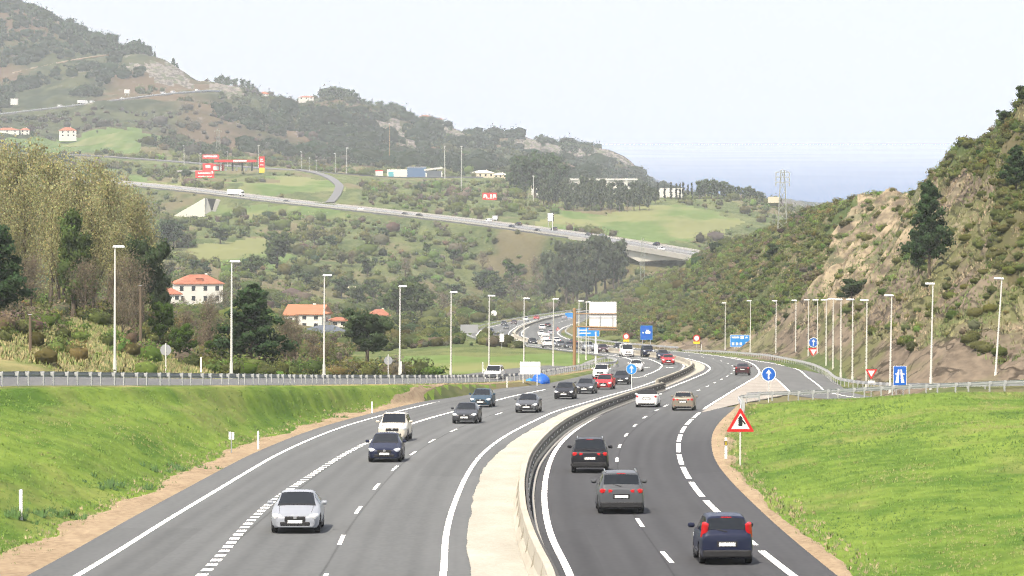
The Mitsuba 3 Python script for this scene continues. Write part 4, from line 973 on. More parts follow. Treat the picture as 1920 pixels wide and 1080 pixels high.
def bank_pts(n, x0, x1, y0, y1, poly, pw=1.6):
    y = y0 + (y1 - y0) * rt.random(n) ** pw; x = rt.uniform(x0, x1, n)
    x = x * (y / 150) ** 0.0
    m = shapely.contains_xy(poly, x, y)
    return np.stack([x[m], y[m], gz(x[m], y[m])], 1)
for nm, poly, x0, x1, y0, y1, s_ in (('left', bank_l.buffer(-1.6), -30, 4, 95, 330, 1), ('right', bank_r.buffer(-0.5), 8, 40, 85, 275, 2)):
    P = bank_pts(46000, x0, x1, y0, y1, poly)
    v = meshkit.fbm(np.stack([P[:, 0] * 0.25, P[:, 1] * 0.10, 0 * P[:, 0]], 1), 4, s_)
    c = np.where((v < 0.42)[:, None], [0.066, 0.122, 0.018], np.where((v < 0.64)[:, None], [0.122, 0.188, 0.030], [0.18, 0.195, 0.06])) * rt.uniform(0.88, 1.12, (len(P), 1))
    tufts('grass', P, rt.uniform(0.05, 0.12, len(P)) * np.interp(P[:, 1], [90, 250], [0.9, 1.5]), c, f'rough green grass growing on the {nm} bank', s_)
# a few darker clumps of weeds at the foot of the left bank
wp = np.array([seen(a, b) for a, b in [(205,912),(190,918),(225,914),(118,968),(78,970),(100,962),(355,880),(300,885),(330,882),(280,915),(30,1030),(22,1010),(640,905 - 120)]])
for k_ in range(4): wp = np.vstack([wp, wp[:13] + rt.normal(0, 0.55, (13, 3)) * [1, 1.5, 0]])
wp[:, 2] = gz(wp[:, 0], wp[:, 1])
tufts('weeds', wp, rt.uniform(0.18, 0.38, len(wp)), np.tile([0.055, 0.105, 0.025], (len(wp), 1)), 'dark clumps of weeds along the foot of the left bank', 9, 16)

# dry grass and weeds over the rocky cutting
yy_ = rt.uniform(255, 860, 60000); xx_ = np.interp(yy_, hb[:, 1], hb[:, 0]) + rt.uniform(0.6, 42, 60000)
zz_ = zone_at(xx_, yy_); P = np.stack([xx_, yy_, gz(xx_, yy_)], 1)
fld = meshkit.fbm(np.stack([xx_ * 0.13, yy_ * 0.05, P[:, 2] * 0.13], 1), 4, 21)
keep_ = onhill(xx_, yy_) & (fld > 0.36) & in_view(P, np.full(len(P), 0.5))
P, fld = P[keep_], fld[keep_]
cc_ = np.where((fld < 0.46)[:, None], [0.235, 0.185, 0.12], np.where((fld < 0.54)[:, None], [0.17, 0.16, 0.075], [0.105, 0.13, 0.042])) * rt.uniform(0.7, 1.3, (len(P), 1))
tufts('dry_grass', P, rt.uniform(0.2, 0.5, len(P)), cc_, 'dry grass and weeds growing over the rocky cutting', 31, 5)

yy_ = rt.uniform(225, 330, 16000); xx_ = yy_ * rt.uniform(-0.175, -0.08, 16000); P = np.stack([xx_, yy_, gz(xx_, yy_)], 1)
P = P[(zone_at(xx_, yy_) == 6)]
tufts('dry_grass', P, rt.uniform(0.12, 0.45, len(P)), np.where(rt.random((len(P), 1)) < 0.5, [0.12, 0.15, 0.04], [0.25, 0.21, 0.10]) * rt.uniform(0.7, 1.3, (len(P), 1)), 'dry yellow grass on the slope behind the left guardrail', 33, 4)

# weeds and dry grass spilling over the edges of the bare verges
for c_, w_, sg_ in ((L_out[L_out[:, 1] < 420], 1.7, -1), (RE[RE[:, 1] < 285], 1.0, 1)):
    k_ = rt.integers(0, len(c_), 2600); P = c_[k_] + side(c_)[k_] * (sg_ * (np.interp(c_[k_, 1], [0, 200, 300], [w_ * 1.05, w_ * 0.95, w_ * 0.9]) + rt.normal(0, 0.42, 2600)))[:, None]
    P[:, 1] += rt.uniform(-1, 1, len(P)); P[:, 2] = gz(P[:, 0], P[:, 1]) + 0.03
    P = P[(np.abs(P[:, 0] - c_[k_, 0]) > 0.35) & (P[:, 1] > 85)]
    tufts('weeds', P, rt.uniform(0.05, 0.16, len(P)), np.where(rt.random((len(P), 1)) < 0.55, [0.10, 0.145, 0.035], [0.27, 0.22, 0.12]) * rt.uniform(0.7, 1.2, (len(P), 1)), 'weeds and dry grass along the edge of the ' + ('left' if sg_ < 0 else 'right') + ' bare verge', 51 + sg_, 6)
# ---------------------------------------------------------------- barriers, guardrails, posts, lamps, signs
M_GALV = mat('galvanised', (0.50, 0.51, 0.52), 0.45, 0.35)
M_GALV_SHADE = mat('galvanised_shade', (0.27, 0.285, 0.31), 0.6, 0.2)  # darker twin of the zinc: shade on the rail's back put into the colour
M_BEAM_SHADE = mat('weathered_steel', (0.075, 0.07, 0.065), 0.6, 0.2)  # dark tone paints in the shade of the barrier's right face
M_WHITE = mat('white_enamel', (0.82, 0.82, 0.80), 0.35)
M_POLE = mat('pole_paint', (0.70, 0.69, 0.64), 0.5)
M_BLACK = mat('black_plastic', (0.018, 0.018, 0.02), 0.5)
M_RED = mat('sign_red', (0.62, 0.03, 0.03), 0.4)
M_BLUE = mat('sign_blue', (0.02, 0.13, 0.55), 0.4)
M_BLUE2 = mat('sign_bright_blue', (0.03, 0.27, 0.72), 0.4)
M_YEL = mat('sign_yellow', (0.80, 0.62, 0.04), 0.4)
M_SGREY = mat('round_sign', (0.42, 0.43, 0.45), 0.5, 0.3)
M_RUST = mat('rusty_pole', (0.36, 0.22, 0.11), 0.7)
M_WOOD = mat('pole_wood', (0.16, 0.12, 0.085), 0.85)
M_KERB = mat('pale_kerb', (0.27, 0.26, 0.24), 0.8)
_WB = [(0.0, 0.44), (-0.07, 0.47), (-0.07, 0.53), (-0.01, 0.56), (-0.01, 0.63), (-0.07, 0.66), (-0.07, 0.72), (0.0, 0.75), (0.006, 0.745), (-0.06, 0.715), (-0.06, 0.665), (0.0, 0.635), (0.0, 0.555), (-0.06, 0.525), (-0.06, 0.475), (0.006, 0.445)]
_post = cat([box(0.012, 0.12, 0.80, (0, 0, 0.36)), box(0.055, 0.012, 0.80, (0.028, 0.055, 0.36)), box(0.055, 0.012, 0.80, (0.028, -0.055, 0.36)), box(0.16, 0.10, 0.20, (-0.08, 0, 0.62))])
M_POSTW = mat('post_zinc', (0.46, 0.47, 0.48), 0.55)
POST = mikit.ply(_post, M_POSTW)
def guardrail(label, c, every, beam_mat, lift=0.0, y0=-1e9, side_=1):
    """a steel beam on posts; the beam hangs on the left of its posts (side_ = -1: on the right)"""
    key = thing('guardrail', label, 'guardrail', 'steel guardrails')
    pr = [(side_ * (x - 0.17), z) for x, z in _WB]
    part(key, 'beam', sweep(pr if side_ > 0 else pr[::-1], c + [0, 0, lift]), beam_mat, 20)
    t = arc(c); s_ = np.arange(every / 2, t[-1], every)
    sd = side(c)
    for s in s_:
        k = int(np.argmin(abs(t - s)))
        if c[k, 1] < y0: continue
        part(key, 'post', POST, None, to_world=mat4(c[k] + [0, 0, lift], math.atan2(sd[k, 1], sd[k, 0]) + (0 if side_ > 0 else math.pi)))
    return key
g1 = guardrail('long steel guardrail along the top of the left bank', cutcurve(GR_L, arc(GR_L)[-1] * 0.0 + 40, arc(GR_L)[-1] - 1, 1.0), 2.5, M_GALV_SHADE, 0.1)
guardrail('steel guardrail along the top of the right bank', GR_R, 2.6, M_GALV, 0.08)
guardrail('steel guardrail at the foot of the rocky hillside', GR_S[(GR_S[:, 0] < 60)], 4.0, M_GALV, 0.05, side_=-1 if False else 1)
# rounded end of the left guardrail, and the rail that returns along the island
e0 = GR_L[-1]
isl = spline([at(a, b, d) for a, b, d in [(1095,692,425),(1110,686.5,455),(1140,683,480),(1152,684.5,468),(1150,688.5,446),(1135,690,440),(1118,691,437)]], 0.5, 0.8)
isl[:, 2] = zr(isl[:, 1]) + 0.1
guardrail('short guardrail bent round the end of the island by the left slip road', isl, 3.0, M_GALV, 0.05)
nose = spline([onroad(1379, 779) + [0.4, 0, 0], onroad(1380, 767) + [0.45, 0, 0], GR_R[0] + [-0.1, -0.6, 0], GR_R[2]], 0.5, 0.8); nose[:, 2] = gz(nose[:, 0], nose[:, 1]) - np.linspace(0.35, -0.08, len(nose))
for q_ in nose[3::5]: part('guardrail_001', 'post', POST, None, to_world=mat4(q_ + [0.2, 0, 0], 0))
part('guardrail_001', 'nose_beam', sweep([(x, z) for x, z in _WB], nose), M_GALV, 20)
# far road rails
for c, lab in ((offset(RR[(RR[:, 1] > 600) & (RR[:, 1] < 1200)], 2.2), 'distant guardrail on the right of the far bend'), (offset(LE[(LE[:, 1] > 640) & (LE[:, 1] < 1380)], -2.4), 'distant guardrail on the left of the far bend')):
    c = resample(c, len(c) // 2)
    guardrail(lab, c, 8.0, M_GALV)

# the median barrier: pale concrete wall with a steel beam on its right face, coloured dark for the shade there
def median_barrier(label, c, studs):
    key = thing('median_barrier', label, 'barrier', 'concrete barriers in the median')
    pr_ = [(-0.34, -0.2), (0.30, -0.2), (0.30, 0.08), (0.17, 0.30), (0.11, BARH), (-0.11, BARH), (-0.17, 0.30), (-0.34, 0.08)]
    tl = arc(c)[-1]; ns = int(tl / 6.0)
    for i in range(ns):      # cast lengths with open joints between them
        part(key, 'wall_length', sweep(pr_, cutcurve(c, i * tl / ns + 0.02, (i + 1) * tl / ns - 0.02, 0.75)), M_CONC, 25)
    part(key, 'beam', sweep([(0.20, 0.24), (0.25, 0.22), (0.27, 0.36), (0.22, 0.46), (0.27, 0.56), (0.25, 0.70), (0.16, 0.69)], c), M_BEAM_SHADE, 20)
    part(key, 'kerb', sweep([(0.42, -0.1), (0.52, -0.1), (0.52, 0.09), (0.42, 0.11)], c), M_KERB)
    t = arc(c); sd = side(c)
    bolt = mikit.ply(cat([trimesh.creation.cylinder(0.055, 0.03, sections=10, transform=trimesh.transformations.rotation_matrix(math.pi / 2, [0, 1, 0]))]), M_WHITE)
    for s in np.arange(3, t[-1], studs):
        k = int(np.argmin(abs(t - s)))
        part(key, 'reflector', bolt, None, to_world=mat4(c[k] + sd[k] * 0.285 + [0, 0, 0.5], math.atan2(sd[k, 1], sd[k, 0])))
    return key
median_barrier('pale concrete median barrier sweeping from the bottom of the view to the bend', BAR1, 4.0)
median_barrier('far length of concrete median barrier round the bend and up the far road', BAR2[::2], 6.0)

# street lamps
_pole = cat([tube((0, 0, -0.6), (0, 0, 8.9), 0.105, 0.055, 10)])
_base = cat([tube((0, 0, -0.6), (0, 0, 0.9), 0.14, 0.13, 10), box(0.36, 0.36, 0.06, (0, 0, 0.0))])
_head = trimesh.creation.box((0.86, 0.34, 0.13)); _head.vertices[_head.vertices[:, 2] > 0] *= [0.86, 0.7, 1]; _head.apply_translation((0.26, 0, 8.98))
_lens = box(0.5, 0.24, 0.05, (0.34, 0, 8.90))
_arm = tube((0, 0, 8.8), (0.12, 0, 8.96), 0.045, 0.045, 6)
LAMP = [('pole', mikit.ply(_pole, M_POLE, 40)), ('base', mikit.ply(_base, M_POLE, 30)), ('luminaire', mikit.ply(cat([_head, _arm]), M_WHITE, 30)), ('luminaire__lens', mikit.ply(_lens, M_SGREY))]
def lamp(px, top, D, label, group, face=1, lean=0.0, h=9.05, s=1.0):
    q = at(px, top, D); key = thing('street_lamp', label, 'street lamp', group)
    for nme, d in LAMP:
        part(key, nme, d, None, to_world=mat4(q - [0, 0, h * s] - [math.tan(math.radians(lean)) * 0, 0, 0], 0 if face > 0 else math.pi, s, lean * face if lean else None))
ordn = ['first', 'second', 'third', 'fourth', 'fifth', 'sixth', 'seventh', 'eighth', 'ninth', 'tenth', 'eleventh', 'twelfth', 'thirteenth', 'fourteenth']
for i, (px, top, D) in enumerate([(214,460,239),(433,488,267),(607,514,302),(749,535,335),(845,546,359),(916.5,553,383),(982,558,408),(1037,559,430),(1085,563,470),(1099,565,500)]):
    lamp(px, top, D, f'pale street lamp behind the left guardrail, the {ordn[i]} from the left', 'lamps behind the left guardrail', 1, 0.4)
for i, (px, top, D, ln) in enumerate([(1867,520,288,3.4),(1746,530,290,1.0),(1669.5,552,306,0.8),(1625,561,331,0.2),(1599,560,354,0),(1577,560,372,0),(1562.5,559,397,0),(1549.5,561,418,0),(1533,561,450,0),(1516,561,472,0),(1492,562,502,0.3),(1455,563,525,0.3),(1407,563,561,0.3),(1360,567,610,0)]):
    lamp(px, top, D, f'pale street lamp below the rocky hillside, the {ordn[i]} from the right', 'lamps below the rocky hillside', -1, ln)

# delineator posts and other small posts
_del = cat([box(0.12, 0.10, 1.08, (0, 0, 0.5)), trimesh.creation.cylinder(0.06, 0.12, sections=10, transform=trimesh.transformations.translation_matrix((0, 0, 1.04)) @ trimesh.transformations.rotation_matrix(math.pi / 2, [1, 0, 0]))])
DEL, DELB = mikit.ply(_del, M_WHITE, 30), mikit.ply(box(0.13, 0.11, 0.22, (0, 0, 0.82)), M_BLACK)
DELR = mikit.ply(box(0.05, 0.012, 0.16, (0, -0.062, 0.82)), M_YEL)
def delineator(px, row, label, band=False, s=1.0, D=None):
    b = seen(px, row) if D is None else at(px, row, D)
    key = thing('delineator_post', label, 'marker post', 'white marker posts')
    part(key, 'post', DEL, None, to_world=mat4(b, 0, s))
    if band:
        part(key, 'band', DELB, None, to_world=mat4(b, 0, s)); part(key, 'reflector', DELR, None, to_world=mat4(b, 0, s))
delineator(40, 1086, 'white marker post at the lower left corner')
delineator(484, 845, 'white marker post on the orange verge right of the kilometre post')
delineator(697.5, 780, 'white marker post on the verge behind the beige car')
delineator(950.5, 728, 'white marker post beside the white parked car on the left')
delineator(1361, 863, 'white marker post with a black band beside the triangular sign', True, 1.1)
for px, row, D in ((377,697,250),(752,700,300),(905,699,340),(1183,697,400),(1315,657,620)): delineator(px, row, {377: 'small white post behind the left guardrail beside the spreading pine', 752: 'small white post beside the fourth lamp of the left row', 905: 'small white post beside the sixth lamp of the left row', 1183: 'white post on the island near the cantilever sign', 1315: 'white post by the yellow-plated speed sign'}[px], False, 1.0, D)
k_ = thing('kilometre_post', 'small white double plate on a thin post standing on the left verge', 'marker post')
b_ = seen(434, 852)
part(k_, 'post', tube(b_ - [0, 0, 0.1], b_ + [0, 0, 1.2], 0.03), M_GALV); part(k_, 'plate', box(0.13, 0.03, 0.42, b_ + [-0.08, -0.04, 1.02]), M_WHITE); part(k_, 'plate', box(0.13, 0.03, 0.42, b_ + [0.09, -0.04, 1.0]), M_WHITE)

# ---- signs
def plate(poly, depth=0.012, y=0.0):
    """a flat panel in the x-z plane, its face towards -y"""
    g = [trimesh.creation.extrude_polygon(p, depth, engine='earcut') for p in getattr(poly, 'geoms', [poly])]
    m = cat(g); m.apply_transform(trimesh.transformations.rotation_matrix(math.pi / 2, [1, 0, 0])); m.apply_translation((0, y, 0))
    return m
def disc(r, cx=0, cz=0): return shapely.Point(cx, cz).buffer(r, 24)
def rect(x0, z0, x1, z1, r=0.0):
    b = shapely.box(x0 + r, z0 + r, x1 - r, z1 - r)
    return b.buffer(r, 4) if r else b
def tri(w, down=False, r=0.05):
    h = w * 0.866
    p = Polygon([(-w / 2, 0), (w / 2, 0), (0, h)]) if not down else Polygon([(-w / 2, h), (w / 2, h), (0, 0)])
    return p.buffer(-r).buffer(r, 6)
ARROW_UP = Polygon([(-0.10, -0.62), (0.10, -0.62), (0.10, 0.10), (0.36, 0.10), (0, 0.62), (-0.36, 0.10), (-0.10, 0.10)])
def sign(name, label, px, row, D, posts, layers, zc, rz=0.0, pm=None, group=None, cat_='road sign', post_r=0.045):
    """posts: x positions; layers: (part name, polygon, material); zc: height of the sign's origin above its foot; (px,row): the foot"""
    b = at(px, row, D); key = thing(name, label, cat_, group); tw = mat4(b, rz)
    top = max(l[1].bounds[3] for l in layers)
    for x in posts: part(key, 'post', tube((x, 0.05, -0.7), (x, 0.05, zc + top * 0.9), post_r), pm or M_GALV, 40, to_world=tw)
    for i, (nme, poly, m_) in enumerate(layers):
        me = plate(poly, 0.02 if i == 0 else 0.012, 0.0 if i == 0 else -0.02 - 0.012 * (i - 1) + 0.001); me.apply_translation((0, 0, zc))
        part(key, nme, me, m_, to_world=tw)
    return key
from shapely import affinity as aff
b_ = seen(1388, 874)
merge = shapely.unary_union([Polygon([(-0.10, 0.30), (0.10, 0.30), (0.10, 0.68), (0.13, 0.68), (0, 0.84), (-0.13, 0.68), (-0.10, 0.68)]), Polygon([(0.08, 0.54), (0.22, 0.36), (0.28, 0.41), (0.10, 0.64)])])
sign('merge_sign', 'red-edged white triangular warning sign with a black merging symbol, beside the right carriageway', 1388, 874, b_[1], [0.0], [('panel', tri(1.44), M_RED), ('field', aff.translate(tri(1.44).buffer(-0.145), 0, 0), M_WHITE), ('symbol', merge, M_BLACK)], 1.75, pm=M_POLE)
sign('keep_sign', 'round blue sign with a white upward arrow standing on the gore', 1441, 756, 283, [0.0], [('panel', disc(0.62), M_WHITE), ('field', disc(0.545), M_BLUE), ('arrow', aff.scale(ARROW_UP, 0.68, 0.68, origin=(0, 0)), M_WHITE)], 2.45, pm=M_WHITE)
sign('keep_sign', 'round blue sign with a white arrow on the median barrier near the dark saloons', 1184, 729, 331, [0.0], [('panel', disc(0.53), M_WHITE), ('field', disc(0.5), M_BLUE2), ('arrow', aff.scale(ARROW_UP, 0.62, 0.62, origin=(0, 0)), M_WHITE)], 1.95, pm=M_WHITE)
sg = sign('give_way_sign', 'blue round sign above a red give-way triangle among the right lamp posts', 1525, 692, 455, [0.0], [('panel', aff.translate(tri(1.5, True), 0, -1.45), M_RED), ('field', aff.translate(tri(1.5, True).buffer(-0.17), 0, -1.45), M_WHITE), ('disc', aff.translate(disc(0.68), 0, 0.62), M_WHITE), ('disc_field', aff.translate(disc(0.6), 0, 0.62), M_BLUE), ('arrow', aff.translate(aff.scale(ARROW_UP, 0.75, 0.75, origin=(0, 0)), 0, 0.62), M_WHITE)], 3.0)
sign('give_way_sign', 'red and white give-way triangle with a small white plate below, left of the motorway sign', 1633.5, 738, 300, [0.0], [('panel', tri(1.08, True), M_RED), ('field', tri(1.08, True).buffer(-0.13), M_WHITE), ('plate', rect(-0.3, -0.32, 0.3, -0.08), M_WHITE)], 1.25)
mw = shapely.unary_union([Polygon([(-0.40, -0.62), (-0.10, -0.62), (-0.045, 0.55), (-0.16, 0.55)]), Polygon([(0.40, -0.62), (0.10, -0.62), (0.045, 0.55), (0.16, 0.55)]), rect(-0.42, 0.10, 0.42, 0.20)])
sign('motorway_sign', 'blue rectangular sign with the white motorway symbol behind the right guardrail', 1687, 738, 290, [-0.3, 0.3], [('panel', rect(-0.58, -0.86, 0.58, 0.86, 0.08), M_WHITE), ('field', rect(-0.54, -0.82, 0.54, 0.82, 0.07), M_BLUE), ('symbol', mw.difference(rect(-0.03, -1, 0.03, 1)), M_WHITE)], 1.55)
bars = [rect(-1.45, 0.5, -0.1, 0.8), rect(0.1, 0.35, 0.75, 0.9), rect(1.0, 0.5, 1.4, 0.75)]
sq = [rect(x, -0.75, x + 0.42, -0.25) for x in (-1.4, -0.7, -0.02)] + [Polygon([(0.75, -0.75), (0.95, -0.85), (1.25, -0.45), (1.4, -0.55), (1.4, -0.15), (0.95, -0.2), (1.1, -0.35)])]
sign('services_sign', 'wide blue direction board with white symbols at the foot of the right hillside', 1387, 662, 596, [-0.9, 0.9], [('panel', rect(-1.75, -1.1, 1.75, 1.1, 0.1), M_WHITE), ('field', rect(-1.68, -1.03, 1.68, 1.03, 0.1), M_BLUE2), ('text', shapely.MultiPolygon(bars + sq), M_WHITE)], 2.15)
sign('exit_sign', 'tall blue board with white lettering on two posts behind the dark off-road car', 1212, 664, 640, [-0.75, 0.75], [('panel', rect(-1.15, -1.35, 1.15, 1.35, 0.08), M_BLUE2), ('field', rect(-1.08, -1.28, 1.08, 1.28, 0.08), M_BLUE), ('text', shapely.MultiPolygon([rect(-0.8, -0.12, -0.5, 0.15), rect(-0.2, -0.2, 0.75, 0.3), rect(-0.05, 0.3, 0.5, 0.55)]), M_WHITE)], 4.1, post_r=0.08)
for px, row, D, lab in ((1306,657,620,'red-rimmed round speed sign over a yellow plate at the foot of the right hillside'), (1174,655,680,'red-rimmed round sign over a yellow plate behind the white van')):
    sign('speed_sign', lab, px, row, D, [0.0], [('rim', disc(0.66), M_RED), ('field', disc(0.45), M_WHITE), ('plate', rect(-0.62, -1.05, 0.62, -0.6), M_YEL)], 2.25 if px > 1200 else 2.6)
sign('direction_board', 'wide bright blue direction board on thin legs below the cantilever sign', 1103, 668, 560, [-1.2, 0.0, 1.2], [('panel', rect(-1.85, -0.8, 1.85, 0.8, 0.06), M_WHITE), ('field', rect(-1.8, -0.75, 1.8, 0.75, 0.06), M_BLUE2), ('text', shapely.MultiPolygon([rect(-1.5, 0.15, -0.2, 0.35), rect(-1.5, -0.35, 0.4, -0.15), Polygon([(0.0, 0.45), (0.25, 0.45), (0.12, 0.72)])]), M_WHITE)], 4.1, pm=M_WHITE)
sign('far_direction_sign', 'small blue board with white marks beside the far road', 1067, 607, 1180, [-0.8, 0.8], [('panel', rect(-1.35, -1.2, 1.35, 1.2, 0.1), M_BLUE2), ('text', shapely.MultiPolygon([rect(-0.9, -0.9, -0.5, -0.3), rect(-0.2, -0.9, 0.2, -0.3), rect(0.5, -0.9, 0.9, -0.3)]), M_WHITE)], 2.6)
sign('warning_triangle', 'small red and white triangle beside the far bend', 1046, 627, 960, [0.0], [('panel', tri(1.25), M_RED), ('field', tri(1.25).buffer(-0.2), M_WHITE)], 1.1)
# seen from behind
for px, row, D, r, lab in ((311,702,255,0.42,'round grey back of a traffic sign behind the left guardrail, between the first two lamps'), (728,703,325,0.41,'round grey back of a traffic sign behind the left guardrail beside the fourth lamp')):
    sign('round_sign', lab, px, row, D, [], [('panel', disc(r), M_SGREY)], (702 - (656 if px == 311 else 675)) * D / FOC, group=None)
    part('round_sign' if px == 311 else 'round_sign_001', 'post', tube((0, -0.06, -0.8), (0, -0.06, (702 - (643 if px == 311 else 663)) * D / FOC), 0.05), M_POLE, 40, to_world=mat4(at(px, row, D)))
sign('sign_board', 'white back of a rectangular board on two legs behind the left guardrail', 994, 716, 344, [-0.72, 0.72], [('panel', rect(-1.05, -0.65, 1.05, 0.65), M_WHITE), ('rib', rect(-1.05, 0.12, 1.05, 0.2), M_POLE)], 1.42, pm=M_WHITE)
sign('sign_board', 'grey back of a large board on posts beside the far bend', 880, 648, 800, [-1.4, 1.4], [('panel', rect(-2.1, -1.0, 2.1, 1.0), M_SGREY)], 4.0)
sign('sign_board', 'small white board beside the far bend above the grassy field', 941, 655, 610, [0.0], [('panel', rect(-0.4, -0.75, 0.4, 0.75), M_WHITE)], 2.1)
sign('sign_board', 'round white sign back at the upper side of the far bend', 926, 602, 1120, [0.0], [('panel', disc(1.0), M_WHITE)], 2.6)
# cantilever message sign, seen from behind
b_ = at(1077, 690, 420); kc = thing('cantilever_sign', 'large white message panel seen from behind on a rusty cantilever pole', 'road sign'); tw = mat4(b_)
part(kc, 'pole', tube((0, 0, -0.8), (0, 0, 7.5), 0.22, 0.2, 10), M_RUST, 40, to_world=tw)
s_ = 420 / FOC
x0, x1, z0, z1 = (1105 - 1077) * s_, (1156 - 1077) * s_, (690 - 617) * s_, (690 - 566) * s_
part(kc, 'arm', cat([bar((0, 0, (690 - 588) * s_), (x1, 0, (690 - 588) * s_), 0.10), bar((0, 0, (690 - 612) * s_), (x1, 0, (690 - 614) * s_), 0.14)]), M_RUST, to_world=tw)
pb = box(x1 - x0, 0.35, z1 - z0, ((x0 + x1) / 2, 0.32, (z0 + z1) / 2))
part(kc, 'panel', pb, M_WHITE, to_world=tw)
part(kc, 'rail', cat([box(x1 - x0 + 0.02, 0.06, 0.07, ((x0 + x1) / 2, 0.10, z0 + (z1 - z0) * f)) for f in (0.42, 0.53)] + [box(0.09, 0.07, (z1 - z0) * f2, (x0 + (x1 - x0) * f, 0.04, z0 + (z1 - z0) * f2 / 2)) for f, f2 in ((0.40, 0.5), (0.86, 0.5))]), M_SGREY, to_world=tw)
part(kc, 'walkway', box(x1 - x0 + 0.3, 0.5, 0.12, ((x0 + x1) / 2, 0.15, z0 - 0.08)), M_RUST, to_world=tw)
kb = thing('beacon_post', 'thick white post with a box halfway up, on the island below the cantilever sign', 'post'); b_ = at(1117, 692, 440)
part(kb, 'post', tube(b_ - [0, 0, 0.6], b_ + [0, 0, 4.9], 0.13, 0.12, 10), M_WHITE, 40); part(kb, 'cabinet', box(0.5, 0.4, 1.2, b_ + [0.02, -0.15, 2.6]), M_WHITE)
# wooden poles, left
for px, row, top, lab in ((57, 660, 590, 'short dark wooden pole in front of the yellowish wood'), (264, 668, 536, 'wooden utility pole right of the yellowish wood')):
    b_ = seen(px, row); k_ = thing('utility_pole', lab, 'pole'); h_ = (row - top) * b_[1] / FOC
    part(k_, 'pole', tube(b_ - [0, 0, 0.5], b_ + [0, 0, h_], 0.13, 0.09, 8), M_WOOD, 40); part(k_, 'cap', box(0.26, 0.26, 0.05, b_ + [0, 0, h_ + 0.02]), M_GALV)
# lattice pylons
def pylon(px, row, top, D, w, label, arms, two=True):
    b = at(px, row, D); b[2] = min(b[2], float(gz(b[0], b[1]))) ; h = at(px, top, D)[2] - b[2]
    key = thing('pylon', label, 'pylon', None); tw = mat4(b)
    L_ = []; n = max(5, int(h / 2.4)); r = 0.075
    wz_ = lambda z: w * (1 - 0.62 * z / h) / 2
    for sx in (-1, 1):
        for sy in (-1, 1): L_.append(bar((sx * wz_(0), sy * wz_(0), -0.5), (sx * wz_(h), sy * wz_(h), h), r))
    zs = np.linspace(0, h, n + 1)
    for z0_, z1_ in zip(zs[:-1], zs[1:]):
        for a_, b2 in (((-1, -1), (1, -1)), ((1, -1), (1, 1)), ((1, 1), (-1, 1)), ((-1, 1), (-1, -1))):
            L_.append(bar((a_[0] * wz_(z0_), a_[1] * wz_(z0_), z0_), (b2[0] * wz_(z1_), b2[1] * wz_(z1_), z1_), r * 0.55))
            L_.append(bar((b2[0] * wz_(z0_), b2[1] * wz_(z0_), z0_), (a_[0] * wz_(z1_), a_[1] * wz_(z1_), z1_), r * 0.55))
    part(key, 'tower', cat(L_), M_GALVP, to_world=tw)
    for z in arms:
        part(key, 'cross_arm', cat([bar((-w * 0.75, 0, h * z), (w * 0.75, 0, h * z), r), bar((-w * 0.75, 0, h * z), (0, 0, h * z + 0.7), r * 0.7), bar((w * 0.75, 0, h * z), (0, 0, h * z + 0.7), r * 0.7)] + [tube((sx * w * 0.7, 0, h * z - 0.9), (sx * w * 0.7, 0, h * z), 0.12, 0.12, 6) for sx in (-1, 1)]), M_GALVP, to_world=tw)
M_GALVP = mat('pylon_steel', (0.42, 0.44, 0.38), 0.6, 0.2)
pp = seen(1467, 434)
pylon(1467, 434, 319, pp[1], 2.3, 'lattice pylon rising from the right hillside against the sea', (0.80, 0.88, 0.96))
pylon(1205, 520, 446, 1440, 2.2, 'pale lattice pylon in front of the viaduct', (0.93,))
pylon(409, 280, 240, 2400, 3.6, 'distant double pylon behind the filling station', (0.9,))
for px, row, top, D, lab in ((865,375,275,1950,'tall pale mast on the slope right of the blue sheds'),(834,352,274,2150,'thin mast beside the blue sheds'),(730,330,232,2500,'tall reddish mast left of the blue sheds'),(1000,382,330,1905,'white pole at the left end of the white building'),(1036,432,402,1640,'white post beside the highway board')):
    k_ = thing('mast', lab, 'mast'); b_ = at(px, row, D); b_[2] = float(gz(b_[0], b_[1])) - 0.3; t_ = at(px, top, D)
    part(k_, 'shaft', tube(b_, [b_[0], b_[1], t_[2]], 0.30, 0.16, 6), M_RUST if px == 730 else M_POLE, 40)
    part(k_, 'head', box(1.3, 0.4, 0.3, (b_[0], b_[1], t_[2])), M_POLE)
for i, (px, top, D) in enumerate([(345,272,2200),(375,287,2100),(427,284,2200),(484,272,2200),(565,284,2190),(580,296,2150),(629,288,2180),(650,277,2200),(594,300,2140)]):
    b_ = at(px, top, D)
    lamp(px, top, D, f'distant street lamp around the filling station, the {ordn[i]} set', 'distant lamps on the plateau', 1 if i % 2 else -1, 0, 9.05, max(1.0, (b_[2] - float(gz(b_[0], b_[1]))) / 9.05))
# ---------------------------------------------------------------- vehicles
import manifold3d as m3
PAINT = {}
def paint(name, col, metallic=0.25, rough=0.32):
    PAINT[name] = mat('paint_' + name, col, rough, metallic, 0.4, clearcoat=0.35, clearcoat_gloss=0.92)
for nme, col in (('silver', (0.36, 0.38, 0.42)), ('navy', (0.012, 0.017, 0.048)), ('black', (0.012, 0.012, 0.016)), ('graphite', (0.055, 0.058, 0.066)), ('grey', (0.095, 0.10, 0.11)), ('beige', (0.60, 0.56, 0.48)), ('teal', (0.035, 0.075, 0.115)), ('red', (0.50, 0.018, 0.022)), ('white', (0.80, 0.80, 0.79)), ('champagne', (0.27, 0.24, 0.19)), ('maroon', (0.065, 0.028, 0.032)), ('blue', (0.03, 0.10, 0.42))):
    paint(nme, col, 0.0 if nme in ('white', 'red', 'beige') else 0.25)
M_GLASS = mat('car_glass', (0.012, 0.015, 0.020), 0.08, spec=0.45)
